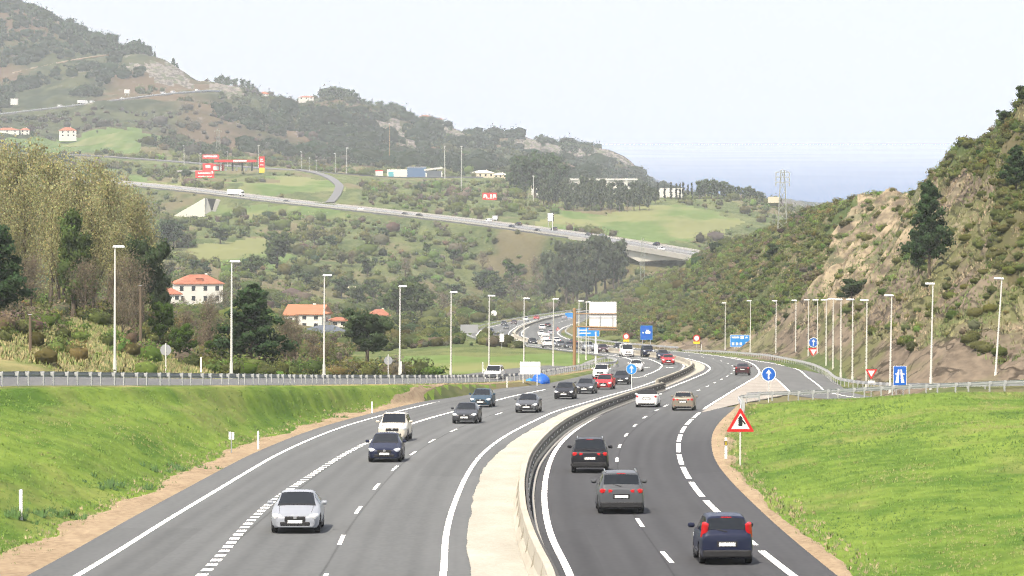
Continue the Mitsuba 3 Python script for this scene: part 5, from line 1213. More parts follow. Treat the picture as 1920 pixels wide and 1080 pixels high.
M_TYRE = mat('tyre', (0.022, 0.022, 0.024), 0.85); M_RIM = mat('rim', (0.45, 0.46, 0.48), 0.3, 0.7)
M_TRIM = mat('dark_trim', (0.020, 0.020, 0.022), 0.55); M_CHROME = mat('chrome', (0.75, 0.75, 0.76), 0.2, 0.9)
M_HLAMP = mat('head_lamp', (0.80, 0.82, 0.85), 0.12, 0.2, 0.8); M_TLAMP = mat('tail_lamp', (0.55, 0.012, 0.015), 0.18, spec=0.6); M_AMBER = mat('amber_lamp', (0.75, 0.28, 0.03), 0.2)
M_PLATE = mat('number_plate', (0.82, 0.82, 0.80), 0.4)

# kinds: L, W, H, hood height front / cowl, x of cowl, roof front, roof rear, tail foot, tail height, roof tumble
KIND = {
    'saloon':   dict(L=4.60, W=1.78, H=1.43, hf=0.66, hc=0.95, xc=1.30, xr=2.05, xe=3.25, xt=4.05, ht=1.00, rw=0.58, wr=0.325, gc=0.20),
    'hatch':    dict(L=4.15, W=1.77, H=1.47, hf=0.68, hc=0.98, xc=1.10, xr=1.85, xe=3.45, xt=4.05, ht=0.98, rw=0.60, wr=0.32, gc=0.19),
    'mini_mpv': dict(L=4.05, W=1.70, H=1.54, hf=0.72, hc=1.02, xc=0.95, xr=1.75, xe=3.55, xt=3.98, ht=0.98, rw=0.61, wr=0.315, gc=0.20),
    'suv':      dict(L=4.55, W=1.84, H=1.68, hf=0.84, hc=1.10, xc=1.15, xr=1.90, xe=3.85, xt=4.42, ht=1.05, rw=0.66, wr=0.36, gc=0.26),
    'mpv':      dict(L=4.50, W=1.83, H=1.63, hf=0.76, hc=1.06, xc=1.05, xr=1.95, xe=4.00, xt=4.42, ht=1.02, rw=0.66, wr=0.335, gc=0.20),
    'cabrio':   dict(L=4.40, W=1.83, H=1.40, hf=0.68, hc=0.96, xc=1.45, xr=2.15, xe=2.95, xt=3.55, ht=1.00, rw=0.58, wr=0.33, gc=0.18),
    'van':      dict(L=5.00, W=1.95, H=2.05, hf=0.92, hc=1.25, xc=0.85, xr=1.65, xe=4.88, xt=4.98, ht=1.05, rw=0.78, wr=0.34, gc=0.22),
    'offroad':  dict(L=4.50, W=1.86, H=1.80, hf=0.98, hc=1.14, xc=1.25, xr=1.75, xe=4.30, xt=4.46, ht=1.08, rw=0.70, wr=0.38, gc=0.28),
}
def car_sections(k):
    L, W, H = k['L'], k['W'], k['H']
    xs = np.unique(np.round(np.r_[0, 0.04, 0.12, 0.25, 0.5, 0.8, k['xc'] - 0.12, k['xc'], k['xc'] + 0.12, np.linspace(k['xc'] + 0.2, k['xr'], 5), k['xr'] + 0.15, np.linspace(k['xr'] + 0.3, k['xe'] - 0.1, 5), k['xe'], np.linspace(k['xe'], k['xt'], 5), k['xt'] + 0.03, (k['xt'] + L) / 2, L - 0.10, L - 0.03, L], 3))
    top = np.interp(xs, [0, 0.04, 0.12, 0.3, k['xc'], k['xr'], (k['xr'] + k['xe']) / 2, k['xe'], k['xt'], L - 0.03, L], [k['hf'] - 0.10, k['hf'] - 0.03, k['hf'] + 0.02, k['hf'] + 0.09, k['hc'], H - 0.03, H, H - 0.05, k['ht'] + 0.02, k['ht'] - 0.03, k['ht'] - 0.12])
    belt = np.interp(xs, [0, 0.12, k['xc'], k['xe'], k['xt'], L], [k['hf'] - 0.16, k['hf'] - 0.06, k['hc'] - 0.06, k['ht'] - 0.01, k['ht'] - 0.03, k['ht'] - 0.16])
    belt = np.minimum(belt, top - 0.015)
    plan = np.interp(xs, [0, 0.04, 0.15, 0.45, 1.0, L - 1.0, L - 0.4, L - 0.12, L - 0.03, L], [0.76, 0.83, 0.90, 0.96, 1.0, 1.0, 0.985, 0.94, 0.91, 0.87])
    rw = np.interp(xs, [0, k['xc'] - 0.1, k['xr'], k['xe'], k['xt'] + 0.02, L], [0.80, 0.80, k['rw'] / 0.9 * 0.98, k['rw'] / 0.9 * 0.98, 0.80 if k['xt'] < L - 0.3 else k['rw'] / 0.9 * 1.1, 0.84])
    rings = []
    for x, t, b, p, r in zip(xs, top, belt, plan, rw):
        w = W / 2 * p; zf = k['gc'] + (0.05 if x < 0.1 or x > L - 0.08 else 0)
        wt = min(w * 0.93, W / 2 * r * (p if t < k['hc'] + 0.05 else 1))
        half = [(0, zf), (w * 0.88, zf), (w * 0.97, zf + 0.10), (w, 0.52), (w * 0.985, min(0.74, b - 0.06)), (w * 0.935, b), (wt + (w * 0.935 - wt) * 0.06, t - 0.055 - (0.0 if t > b + 0.2 else -0.04)), (wt * 0.86, t - 0.012), (wt * 0.45, t), ]
        ring = half + [(0, t + 0.004)] + [(-a, z) for a, z in half[:0:-1]]
        rings.append([(L / 2 - x, -a, z) for a, z in ring])
    return xs, np.array(rings)
def loft(R):
    n, m = R.shape[:2]
    v = R.reshape(-1, 3); f = []
    i, j = np.meshgrid(np.arange(n - 1), np.arange(m), indexing='ij'); i, j = i.ravel(), j.ravel(); j2 = (j + 1) % m
    f = np.vstack([np.stack([i * m + j, i * m + j2, (i + 1) * m + j2], 1), np.stack([i * m + j, (i + 1) * m + j2, (i + 1) * m + j], 1)])
    c0, c1 = len(v), len(v) + 1
    v = np.vstack([v, [R[0].mean(0)], [R[-1].mean(0)]])
    k = np.arange(m); k2 = (k + 1) % m
    f = np.vstack([f, np.stack([k2, k, k * 0 + c0], 1), np.stack([(n - 1) * m + k, (n - 1) * m + k2, k * 0 + c1], 1)])
    me = trimesh.Trimesh(v, f, process=False); me.merge_vertices()
    if me.volume < 0: me.invert()
    return me
def patch(R, xs, x0, x1, j0, j1, t0=0.0, t1=1.0, out=0.012, n=7, mm=None):
    """a piece of the body's skin between stations x0..x1 and ring places j0+t0 .. j1+t1, set proud of it"""
    m = R.shape[1]; q = np.linspace(x0, x1, n)
    js = np.unique(np.r_[j0 + t0, np.arange(math.ceil(j0 + t0 + 1e-6), math.floor(j1 + t1 - 1e-6) + 1), j1 + t1])
    P = np.zeros((n, len(js), 3))
    for a, x in enumerate(q):
        ring = np.stack([[np.interp(x, xs, R[:, j, c]) for c in range(3)] for j in range(m)])
        for b, jj in enumerate(js):
            lo = int(math.floor(jj)) % m; fr = jj - math.floor(jj)
            P[a, b] = ring[lo] * (1 - fr) + ring[(lo + 1) % m] * fr
    g0 = np.gradient(P, axis=0); g1 = np.gradient(P, axis=1); nn = np.cross(g0, g1); nn /= np.linalg.norm(nn, axis=2, keepdims=True) + 1e-9
    cen = np.array([0, 0, 0.7]); sgn = np.sign(((P - cen) * nn).sum())
    P = P + nn * sgn * out
    i, j = np.meshgrid(np.arange(n - 1), np.arange(len(js) - 1), indexing='ij'); i, j = i.ravel(), j.ravel(); w = len(js)
    f = np.vstack([np.stack([i * w + j, i * w + j + 1, (i + 1) * w + j + 1], 1), np.stack([i * w + j, (i + 1) * w + j + 1, (i + 1) * w + j], 1)])
    if sgn < 0: f = f[:, ::-1]
    return trimesh.Trimesh(P.reshape(-1, 3), f, process=False)
def rbox(sx, sy, sz, c, r=0.03, rz=0.0, ry=0.0):
    b = box(sx, sy, sz); h = np.array([sx, sy, sz]) / 2; r = min(r, 0.45 * min(sx, sy, sz))
    pts = []
    for s in np.ndindex(2, 2, 2):
        s = np.array(s) * 2 - 1; o = s * (h - r)
        for ax in np.eye(3): pts.append(o + s * ax * r)
        pts.append(o + s * r * 0.577)
    m = trimesh.convex.convex_hull(np.array(pts))
    if ry: m.apply_transform(trimesh.transformations.rotation_matrix(ry, [0, 1, 0]))
    if rz: m.apply_transform(trimesh.transformations.rotation_matrix(rz, [0, 0, 1]))
    m.apply_translation(c); return m
def lathe_y(prof, n=20):
    """profile (y, r) turned about the y axis"""
    an = np.arange(n) * 2 * np.pi / n; p = np.array(prof)
    v = np.stack([p[:, 1:2] * np.cos(an), np.repeat(p[:, :1], n, 1), p[:, 1:2] * np.sin(an)], -1).reshape(-1, 3)
    i, j = np.meshgrid(np.arange(len(p) - 1), np.arange(n), indexing='ij'); i, j = i.ravel(), j.ravel(); j2 = (j + 1) % n
    f = np.vstack([np.stack([i * n + j, (i + 1) * n + j2, i * n + j2], 1), np.stack([i * n + j, (i + 1) * n + j, (i + 1) * n + j2], 1)])
    return trimesh.Trimesh(v, f, process=False)
CARS = {}
def car_parts(kind):
    """list of (part name, ply dict, material key or None for the body paint)"""
    if kind in CARS: return CARS[kind]
    k = KIND[kind]; L, W, H = k['L'], k['W'], k['H']; xs, R = car_sections(k)
    body = loft(R); wr = k['wr']; xf, xb = 0.86 if kind != 'van' else 0.9, L - 0.80
    man = m3.Manifold(m3.Mesh(np.asarray(body.vertices, np.float32), np.asarray(body.faces, np.uint32)))
    if man.status() == m3.Error.NoError and man.num_tri() > 0:
        for x in (xf, xb):
            for s in (-1, 1):
                cyl = m3.Manifold.cylinder(0.42, wr + 0.055, wr + 0.055, 24, True).rotate((90, 0, 0)).translate((L / 2 - x, s * (W / 2 - 0.10), wr + 0.01))
                man = man - cyl
        mm = man.to_mesh(); body = trimesh.Trimesh(mm.vert_properties[:, :3], mm.tri_verts, process=False)
    P = [('body', mikit.ply(body, 'm_paint_grey', 32), None)]
    def add(nme, me, m_, sm=30): P.append((nme, mikit.ply(me, m_, sm), m_))
    # glass: ring places 5 belt .. 6 roof edge .. 9 centre line .. 12
    add('windscreen', patch(R, xs, k['xc'] + 0.06, k['xr'] - 0.05, 6, 12, 0.25, -0.25 + 0, 0.010, 6), M_GLASS)
    if kind not in ('cabrio',):
        add('rear_window', patch(R, xs, k['xe'] + 0.05, k['xe'] + (k['xt'] - k['xe']) * (0.92 if kind in ('saloon',) else 0.80), 6, 12, 0.3, -0.3, 0.010, 5), M_GLASS)
    xa, xz = k['xc'] + 0.50, min(k['xe'] + 0.10, L - 0.45)
    for j0, j1, t0, t1 in ((5, 5, 0.10, 0.90), (12, 12, 0.10, 0.90)):
        mid = (xa + xz) / 2
        add('side_window', patch(R, xs, xa, mid - 0.04, j0, j1, t0, t1, 0.010, 5), M_GLASS)
        if kind != 'van': add('side_window', patch(R, xs, mid + 0.04, xz, j0, j1, t0, t1, 0.010, 5), M_GLASS)
    if kind == 'cabrio':
        add('soft_top', patch(R, xs, k['xr'] + 0.05, k['xt'] - 0.02, 5, 13, 0.4, -0.4, 0.014, 8), M_TRIM)
    # front
    fz, hf = k['gc'], k['hf']
    for s in (-1, 1):
        add('headlight', rbox(0.34, 0.40, 0.15, (L / 2 - 0.19, s * W * 0.335, hf - 0.045), 0.05, -s * 0.42, 0.25), M_HLAMP)
        add('fog_lamp', rbox(0.08, 0.20, 0.09, (L / 2 - 0.06, s * W * 0.33, fz + 0.19), 0.03, -s * 0.35), M_TRIM)
    add('grille', rbox(0.06, W * 0.42, 0.20, (L / 2 - 0.005, 0, hf - 0.14), 0.03), M_TRIM)
    add('bumper_intake', rbox(0.08, W * 0.60, 0.15, (L / 2 - 0.012, 0, fz + 0.15), 0.04), M_TRIM)
    add('front_plate', rbox(0.02, 0.52, 0.115, (L / 2 + 0.032, 0, (hf + fz) / 2 - 0.0), 0.008), M_PLATE)
    add('badge', rbox(0.03, 0.13, 0.10, (L / 2 + 0.02, 0, hf - 0.08), 0.03), M_CHROME)
    add('bonnet_seam', patch(R, xs, 0.30, k['xc'] - 0.04, 7, 7, -0.02, 0.05, 0.004, 5), M_TRIM); add('bonnet_seam', patch(R, xs, 0.30, k['xc'] - 0.04, 10, 10, 0.95, 1.02, 0.004, 5), M_TRIM)
    add('wiper_cowl', patch(R, xs, k['xc'] - 0.05, k['xc'] + 0.07, 6, 12, 0.2, -0.2, 0.012, 3), M_TRIM)
    for s in (-1, 1):
        add('sill', rbox(L - 2 * 1.32, 0.05, 0.14, (0.0, s * (W / 2 - 0.005), k['gc'] + 0.08), 0.02), M_TRIM)
    # rear
    ht = k['ht']
    tall = kind in ('mini_mpv', 'suv', 'mpv', 'van', 'offroad')
    for s in (-1, 1):
        if kind == 'mini_mpv': add('tail_light', rbox(0.26, 0.16, 0.52, (-L / 2 + 0.22, s * W * 0.405, 1.06), 0.05, s * 0.45, -0.22), M_TLAMP)
        elif kind == 'van': add('tail_light', rbox(0.12, 0.14, 0.42, (-L / 2 + 0.06, s * W * 0.43, 1.0), 0.04), M_TLAMP)
        else: add('tail_light', rbox(0.22, 0.40 if tall else 0.38, 0.19, (-L / 2 + 0.125, s * W * 0.345, ht - 0.13), 0.05, s * 0.38), M_TLAMP)
        if kind in ('mpv', 'suv', 'hatch'): add('tail_light', rbox(0.10, 0.22, 0.15, (-L / 2 + 0.045, s * W * 0.225, ht - 0.135), 0.04, s * 0.12), M_TLAMP)
        add('rear_reflector', rbox(0.05, 0.22, 0.05, (-L / 2 + 0.03, s * W * 0.33, fz + 0.20), 0.02, s * 0.25), M_TLAMP)
    add('rear_plate', rbox(0.02, 0.52, 0.115, (-L / 2 - 0.012, 0, ht - 0.30 if not tall else ht - 0.34), 0.008), M_PLATE)
    add('rear_bumper', rbox(0.12, W * (0.90 if tall else 0.76), 0.26 if tall else 0.15, (-L / 2 + 0.035, 0, fz + (0.15 if tall else 0.10)), 0.05), M_TRIM)
    add('tailgate_seam', rbox(0.02, W * 0.70, 0.018, (-L / 2 + 0.012, 0, fz + 0.36), 0.004), M_TRIM)
    add('plate_recess', rbox(0.04, 0.66, 0.20, (-L / 2 + 0.012, 0, (ht - 0.30 if not tall else ht - 0.34) + 0.01), 0.03), M_TRIM)
    if tall or kind == 'hatch': add('rear_wiper', bar((L / 2 - k['xt'] + 0.0 - 0.02, 0.0, ht + 0.06), (L / 2 - k['xt'] + 0.09, 0.34, ht + 0.12), 0.02), M_TRIM)
    add('rear_badge', rbox(0.03, 0.14, 0.07, (-L / 2 + 0.03, 0, ht - 0.10), 0.02), M_CHROME)
    if tall and kind not in ('van', 'mini_mpv'):
        for s in (-1, 1): add('roof_rail', tube((L / 2 - k['xr'] - 0.2, s * W * 0.33, H + 0.015), (L / 2 - k['xe'] + 0.15, s * W * 0.335, H - 0.01), 0.022), M_TRIM if kind == 'offroad' else M_CHROME)
    if kind in ('hatch', 'mini_mpv', 'suv', 'mpv'):
        add('spoiler', rbox(0.24, W * 0.58, 0.05, (L / 2 - k['xe'] - 0.08, 0, H - 0.045), 0.02, 0, -0.12), None) if False else None
        add('brake_light', rbox(0.04, 0.34, 0.035, (L / 2 - k['xe'] - 0.03, 0, H - 0.085), 0.012), M_TLAMP)
    for s in (-1, 1):
        add('mirror', rbox(0.13, 0.22, 0.15, (L / 2 - k['xc'] - 0.42, s * (W / 2 + 0.085), k['hc'] + 0.06), 0.05), 'paint')
    tyre = [(-0.10, wr * 0.62), (-0.105, wr * 0.90), (-0.08, wr), (0.08, wr), (0.105, wr * 0.90), (0.10, wr * 0.62)]
    rim = [(0.085, wr * 0.66), (0.07, wr * 0.60), (0.055, wr * 0.30), (0.075, wr * 0.12), (0.075, 0.001)]
    ty = mikit.ply(lathe_y(tyre), M_TYRE, 35)
    spokes = [box(wr * 0.62, 0.03, 0.055, (0, 0, 0), ry=a) for a in np.arange(5) * 2 * np.pi / 5]
    for q_, a in zip(spokes, np.arange(5) * 2 * np.pi / 5): q_.apply_translation((math.cos(a) * wr * 0.32, 0.072, -math.sin(a) * wr * 0.32))
    ri = mikit.ply(cat([lathe_y(rim, 18)] + spokes), M_RIM, 35)
    for x in (xf, xb):
        for s in (-1, 1):
            P.append(('wheel__tyre', ty, M_TYRE, mat4((L / 2 - x, s * (W / 2 - 0.125), wr), 0 if s > 0 else math.pi)))
            P.append(('wheel__rim', ri, M_RIM, mat4((L / 2 - x, s * (W / 2 - 0.125), wr), 0 if s > 0 else math.pi)))
    CARS[kind] = P
    return P
def car(name, kind, col, pos, heading, label, group=None, s=1.0, pitch=-0.049, skip=()):
    """pos: the middle of the car on the road; heading: angle of its nose"""
    key = thing(name, label, {'van': 'van', 'cabrio': 'car'}.get(kind, 'car'), group)
    base = T().translate([float(x) for x in pos]).rotate([0, 0, 1], math.degrees(heading)).rotate([0, 1, 0], -math.degrees(math.atan(pitch * math.sin(heading)))).scale(s)
    wheel_n = 0
    for it in car_parts(kind):
        nme, d, m_ = it[:3]
        if any(nme.startswith(x) for x in skip): continue
        mk = PAINT[col] if m_ is None or m_ == 'paint' else m_
        if nme.startswith('wheel__'):
            idx_ = wheel_n // 2; wheel_n += 1
            nm2 = 'wheel' if idx_ == 0 else f'wheel_{idx_:03d}'
            k2 = f'{key}__{nm2}__{nme[7:]}'
            scene[k2] = {**d, 'bsdf': {'type': 'ref', 'id': mk}, 'to_world': base @ it[3]}
        else:
            k2 = numbered(key + '__' + nme)
            scene[k2] = {**d, 'bsdf': {'type': 'ref', 'id': mk}, 'to_world': base}
    return key
def heading_at(c, y):
    k = int(np.argmin(abs(c[:, 1] - y))); k0, k1 = max(0, k - 4), min(len(c) - 1, k + 4)
    d = c[k1] - c[k0]
    return math.atan2(d[1], d[0])
def heading_near(c, p):
    k = int(np.argmin(((c[:, :2] - p[:2]) ** 2).sum(1))); k0, k1 = max(0, k - 4), min(len(c) - 1, k + 4)
    d = c[k1] - c[k0]
    return math.atan2(d[1], d[0])
def drive(name, kind, col, px, row, curve, coming, label, group=None, s=1.0, skip=(), twist=0.0):
    p = onroad(px, row + (row - 573) * 0.014); h = heading_near(curve, p)
    L = KIND[kind]['L'] * s
    c = p + np.array([math.cos(h), math.sin(h), 0]) * (L * 0.5 - 0.75 * s)
    c[2] = float(zr(c[1])) + 0.012
    return car(name, kind, col, c, h + twist + (math.pi if coming else 0), label, group, s, skip=skip)
near = [
    ('car', 'saloon', 'silver', 555, 993, 1, 'silver saloon with lit grille nearest the camera on the left carriageway'),
    ('car', 'hatch', 'navy', 722, 862, 1, 'dark blue hatchback in front of the beige car on the left carriageway'),
    ('car', 'suv', 'beige', 737, 824, 1, 'beige high-bodied car driving behind the dark blue hatchback'),
    ('car', 'saloon', 'graphite', 872, 791, 1, 'dark grey saloon with white headlamps in the middle of the left carriageway'),
    ('car', 'hatch', 'teal', 902, 761, 1, 'blue-green hatchback just behind the dark grey saloon on the left carriageway'),
    ('car', 'saloon', 'grey', 988, 771, 1, 'grey saloon driving alone in the inner lane of the left carriageway'),
    ('car', 'hatch', 'black', 1058, 746, 1, 'black hatchback ahead of the queue near the red hatchback'),
    ('car', 'saloon', 'graphite', 1096, 736, 1, 'dark saloon between the black and the red hatchback'),
    ('car', 'hatch', 'red', 1132, 728, 1, 'red hatchback in the bend in front of a white car'),
    ('car', 'saloon', 'black', 1164, 719, 1, 'black saloon half behind the round blue sign on the barrier'),
    ('car', 'suv', 'white', 1126, 709, 1, 'white car right behind the red hatchback in the bend'),
    ('car', 'hatch', 'white', 1192, 695, 1, 'white hatchback behind the round blue sign at the bend'),
    ('car', 'cabrio', 'red', 1253, 682, 1, 'low red car at the apex of the bend'),
    ('car', 'hatch', 'navy', 1244, 673, 1, 'dark blue car behind the low red one in the bend'),
    ('car', 'offroad', 'navy', 1216, 668, 1, 'dark off-road car below the tall blue exit board'),
    ('van', 'van', 'white', 1177, 668, 1, 'white van below the round speed sign in the bend'),
    ('car', 'suv', 'black', 1163, 660, 1, 'black car just left of the white van'),
    ('car', 'hatch', 'maroon', 1131, 660, 1, 'dark red car seen between the legs of the signs'),
    ('car', 'suv', 'silver', 1104, 657, 1, 'silver car below the wide blue direction board'),
    ('car', 'hatch', 'graphite', 1069, 654, 1, 'dark car left of the rusty pole'),
    ('car', 'hatch', 'grey', 1053, 652, 1, 'grey car in the far queue left of the rusty pole'),
    ('car', 'hatch', 'navy', 919, 625, 1, 'dark car on the far bend nearest the grey board'),
    ('car', 'saloon', 'black', 944, 610, 1, 'black car on the far stretch beyond the bend, left one'),
    ('car', 'hatch', 'maroon', 963, 608, 1, 'dark red car on the far stretch beside the black one'),
    ('car', 'hatch', 'grey', 948, 617, 1, 'grey car on the far bend below the black one'),
    ('car', 'mini_mpv', 'navy', 1360, 1050, 0, 'dark blue small car with tall red tail lights at the lower right'),
    ('car', 'mpv', 'grey', 1164, 957, 0, 'grey people carrier with roof rails on the right carriageway'),
    ('car', 'suv', 'black', 1106, 882, 0, 'black sports utility car left of the grey people carrier'),
    ('car', 'cabrio', 'white', 1213, 761, 0, 'white cabriolet with a dark soft top driving away'),
    ('car', 'hatch', 'champagne', 1281, 767, 0, 'champagne hatchback right of the white cabriolet'),
    ('car', 'saloon', 'maroon', 1392, 702, 0, 'dark maroon car alone beside the gore'),
    ('car', 'suv', 'white', 1027, 651, 0, 'white car nearest in the far white group'),
    ('van', 'van', 'white', 1023, 641, 0, 'white van in the far white group'),
    ('car', 'hatch', 'white', 1044, 645, 0, 'white hatchback right of the van in the far white group'),
    ('car', 'hatch', 'white', 1015, 630, 0, 'white hatchback left of the van in the far white group'),
    ('car', 'suv', 'white', 1017, 619, 0, 'white car ahead of the far white group'),
    ('car', 'hatch', 'black', 1027, 614, 0, 'black car far ahead of the white group'),
    ('car', 'hatch', 'graphite', 1085, 655.5, 1, 'graphite car in the far queue just right of the rusty pole'),
    ('car', 'saloon', 'silver', 1037, 650, 1, 'silver saloon in the far queue by the eighth lamp post'),
    ('car', 'hatch', 'black', 1000, 645.5, 1, 'black car at the left end of the far queue behind the grassy field'),
    ('car', 'saloon', 'grey', 932, 634, 1, 'grey saloon lowest on the far bend beside the small white board'),
    ('car', 'hatch', 'white', 985, 602, 1, 'white car on the far stretch right of the dark red one'),
    ('car', 'hatch', 'red', 1005, 599, 1, 'red car on the far stretch near the top of the bend'),
    ('car', 'hatch', 'silver', 1033, 628, 0, 'silver car beside the white vans on the far stretch'),
    ('car', 'saloon', 'graphite', 1075, 647.5, 0, 'dark saloon driving away between the rusty pole and the far white group'),
    ('car', 'hatch', 'silver', 1058, 599, 0, 'silver car farthest away on the far stretch'),
]
for nme, kd, col, px, row, com, lab in near:
    drive(nme, kd, col, px, row, LD if com else RD_, com, lab, skip=() if row > 655 else ('badge', 'fog', 'rear_badge', 'rear_reflector', 'brake_light', 'wheel__rim'))
# standing by the left guardrail: a white car and things under a blue sheet
p_ = at(927, 719, 352); p_[2] = max(float(gz(p_[0], p_[1])), float(zr(p_[1]))) + 0.05
car('car', 'suv', 'white', p_, heading_near(LE, p_) + math.pi, 'white car standing on the slip road behind the left guardrail')
rb = np.random.default_rng(8)
tp = trimesh.creation.icosphere(subdivisions=3); tp.vertices = tp.vertices * [1.05, 0.9, 1.0]; tp.vertices[:, 2] = np.maximum(tp.vertices[:, 2], 0)
tp.vertices *= (1 + 0.35 * (meshkit.fbm(tp.vertices * 1.6, 3) - 0.5))[:, None]
p_ = at(1014, 717, 352); p_[2] = float(gz(p_[0], p_[1])) - 0.05
kb = thing('tarpaulin', 'bright blue sheet draped over a heap behind the left guardrail', 'tarpaulin'); part(kb, 'sheet', moved(tp, p_), M_BLUE, 40); part(kb, 'corner', moved(tp, p_ + [-1.15, 0.2, 0], 0.4, 0.5), M_BLUE2, 40)
# distant traffic
def far_car(px, curve, off, kind, col, label, forward, lift=0.3, name='car'):
    k = int(np.argmin(abs(CX + FOC * curve[:, 0] / curve[:, 1] - px)))
    c = offset(curve, off)[k]; h = heading_near(curve, c)
    return car(name, kind, col, c + [0, 0, lift], h + (0 if forward else math.pi), label, None, 1.0, 0.0, ('badge', 'fog', 'rear_badge', 'rear_reflector', 'brake_light', 'wheel__rim', 'bumper', 'grille', 'side_window_001'))
for px, o_, kd, col, fw, lab in [(770,6,'hatch','graphite',1,'dark car on the far highway left of the yellow gorse'),(790,3,'saloon','black',1,'black car right behind another on the far highway'),(906,-5,'van','white',0,'white van on the far highway below the red roadside board'),(944,-8,'suv','black',0,'black car right of the white van on the far highway'),(971,4,'hatch','navy',1,'dark blue car in the near lane of the far highway'),(1012,-7,'suv','graphite',0,'dark car below the tall white highway board'),(1034,6,'saloon','black',1,'black car in the near lane before the viaduct'),(1088,-5,'saloon','grey',0,'grey car where the far highway passes the trees'),(1098,-8,'hatch','silver',0,'silver car next to the grey one before the viaduct'),(1216,-6,'suv','navy',0,'dark car on the viaduct behind the pale pylon'),(1256,5,'hatch','white',1,'white car at the right end of the viaduct'),(690,5,'hatch','white',1,'white car on the far highway right of the slip road'),(560,7,'hatch','grey',1,'grey car on the far highway right of the white lorry')]:
    far_car(px, HW, o_, kd, col, lab, fw)
for px, o_, kd, col, fw, lab in [(105,3,'van','white',1,'white van lowest on the hillside road'),(176,3,'van','white',1,'white van behind the lorry on the hillside road'),(222,2,'hatch','white',1,'white car left of the cabin on the hillside road'),(300,2,'van','white',1,'first white van of the row on the upper hillside road'),(309,2,'hatch','silver',1,'silver car in the row on the upper hillside road'),(318,2,'hatch','white',1,'white car in the row on the upper hillside road'),(331,2,'van','white',1,'white van at the end of the row on the hillside road'),(360,3,'van','white',1,'white van at the notch where the hillside road vanishes')]:
    far_car(px, HH_, o_, kd, col, lab, fw)
def lorry(px, curve, off, L, label, forward=1):
    k = int(np.argmin(abs(CX + FOC * curve[:, 0] / curve[:, 1] - px))); c = offset(curve, off)[k]; h = heading_near(curve, c) + (0 if forward else math.pi)
    key = thing('lorry', label, 'lorry'); tw = mat4(c + [0, 0, 0.3], h)
    part(key, 'trailer', rbox(L, 2.5, 2.7, (-0.5, 0, 2.45), 0.08), PAINT['white'], 30, to_world=tw)
    part(key, 'cab', cat([rbox(2.1, 2.45, 2.0, (L / 2 + 1.1, 0, 1.7), 0.15), rbox(1.4, 2.3, 0.9, (L / 2 + 0.7, 0, 3.0), 0.2)]), PAINT['white'], 30, to_world=tw)
    part(key, 'windscreen', rbox(0.06, 2.1, 0.8, (L / 2 + 2.15, 0, 2.2), 0.02), M_GLASS, to_world=tw)
    part(key, 'chassis', box(L + 1, 1.2, 0.35, (0, 0, 0.95)), M_TRIM, to_world=tw)
    for x in (L / 2 + 1.3, -L / 2 + 0.8, -L / 2 + 2.1):
        for s in (-1, 1): part(key, 'wheel', lathe_y([(-0.15, 0.001), (-0.15, 0.48), (0.15, 0.48), (0.15, 0.001)]), M_TYRE, 30, to_world=tw @ mat4((x, s * 1.05, 0.5)))
lorry(455, HW, 6, 10.5, 'long white lorry on the far highway above the underpass')
lorry(150, HH_, 3, 6.5, 'white lorry on the hillside road at the far left')
# ---------------------------------------------------------------- buildings, viaduct, far roads
M_WALL = mat('wall_white', (0.74, 0.72, 0.66), 0.8); M_CREAM = mat('wall_cream', (0.66, 0.58, 0.42), 0.8)
def f_tile(p, n, uv): return mix((0.30, 0.105, 0.065), (0.46, 0.20, 0.13), fbm(p.x * 1.4, p.y * 1.4, p.z * 2, 3))
M_TILE = pmat('roof_tile', f_tile)
M_ORANGE = mat('roof_orange', (0.44, 0.185, 0.10), 0.8)
M_WIN = mat('window_glass', (0.03, 0.035, 0.045), 0.15, spec=0.6)
M_SLATE = mat('slate_roof', (0.10, 0.115, 0.14), 0.6)
M_SHED = mat('shed_blue', (0.09, 0.16, 0.30), 0.5); M_TEAL = mat('shed_teal', (0.10, 0.42, 0.50), 0.5)
M_STRED = mat('station_red', (0.66, 0.045, 0.04), 0.4); M_ASPHF = mat('far_asphalt', (0.125, 0.125, 0.13), 0.9)
M_CONCW = mat('concrete_white', (0.68, 0.65, 0.58), 0.85)
M_CONCL = mat('concrete_light', (0.42, 0.405, 0.37), 0.85)
def hip_roof(w, d, h, ridge, over=0.5):
    w, d = w + 2 * over, d + 2 * over; r = ridge / 2
    v = np.array([[-w/2,-d/2,0],[w/2,-d/2,0],[w/2,d/2,0],[-w/2,d/2,0],[-r,0,h],[r,0,h]])
    f = [[0,1,5],[0,5,4],[1,2,5],[2,3,4],[2,4,5],[3,0,4],[0,3,2],[0,2,1]]
    return cat([trimesh.Trimesh(v, f, process=False), box(w, d, 0.22, (0, 0, -0.11))])
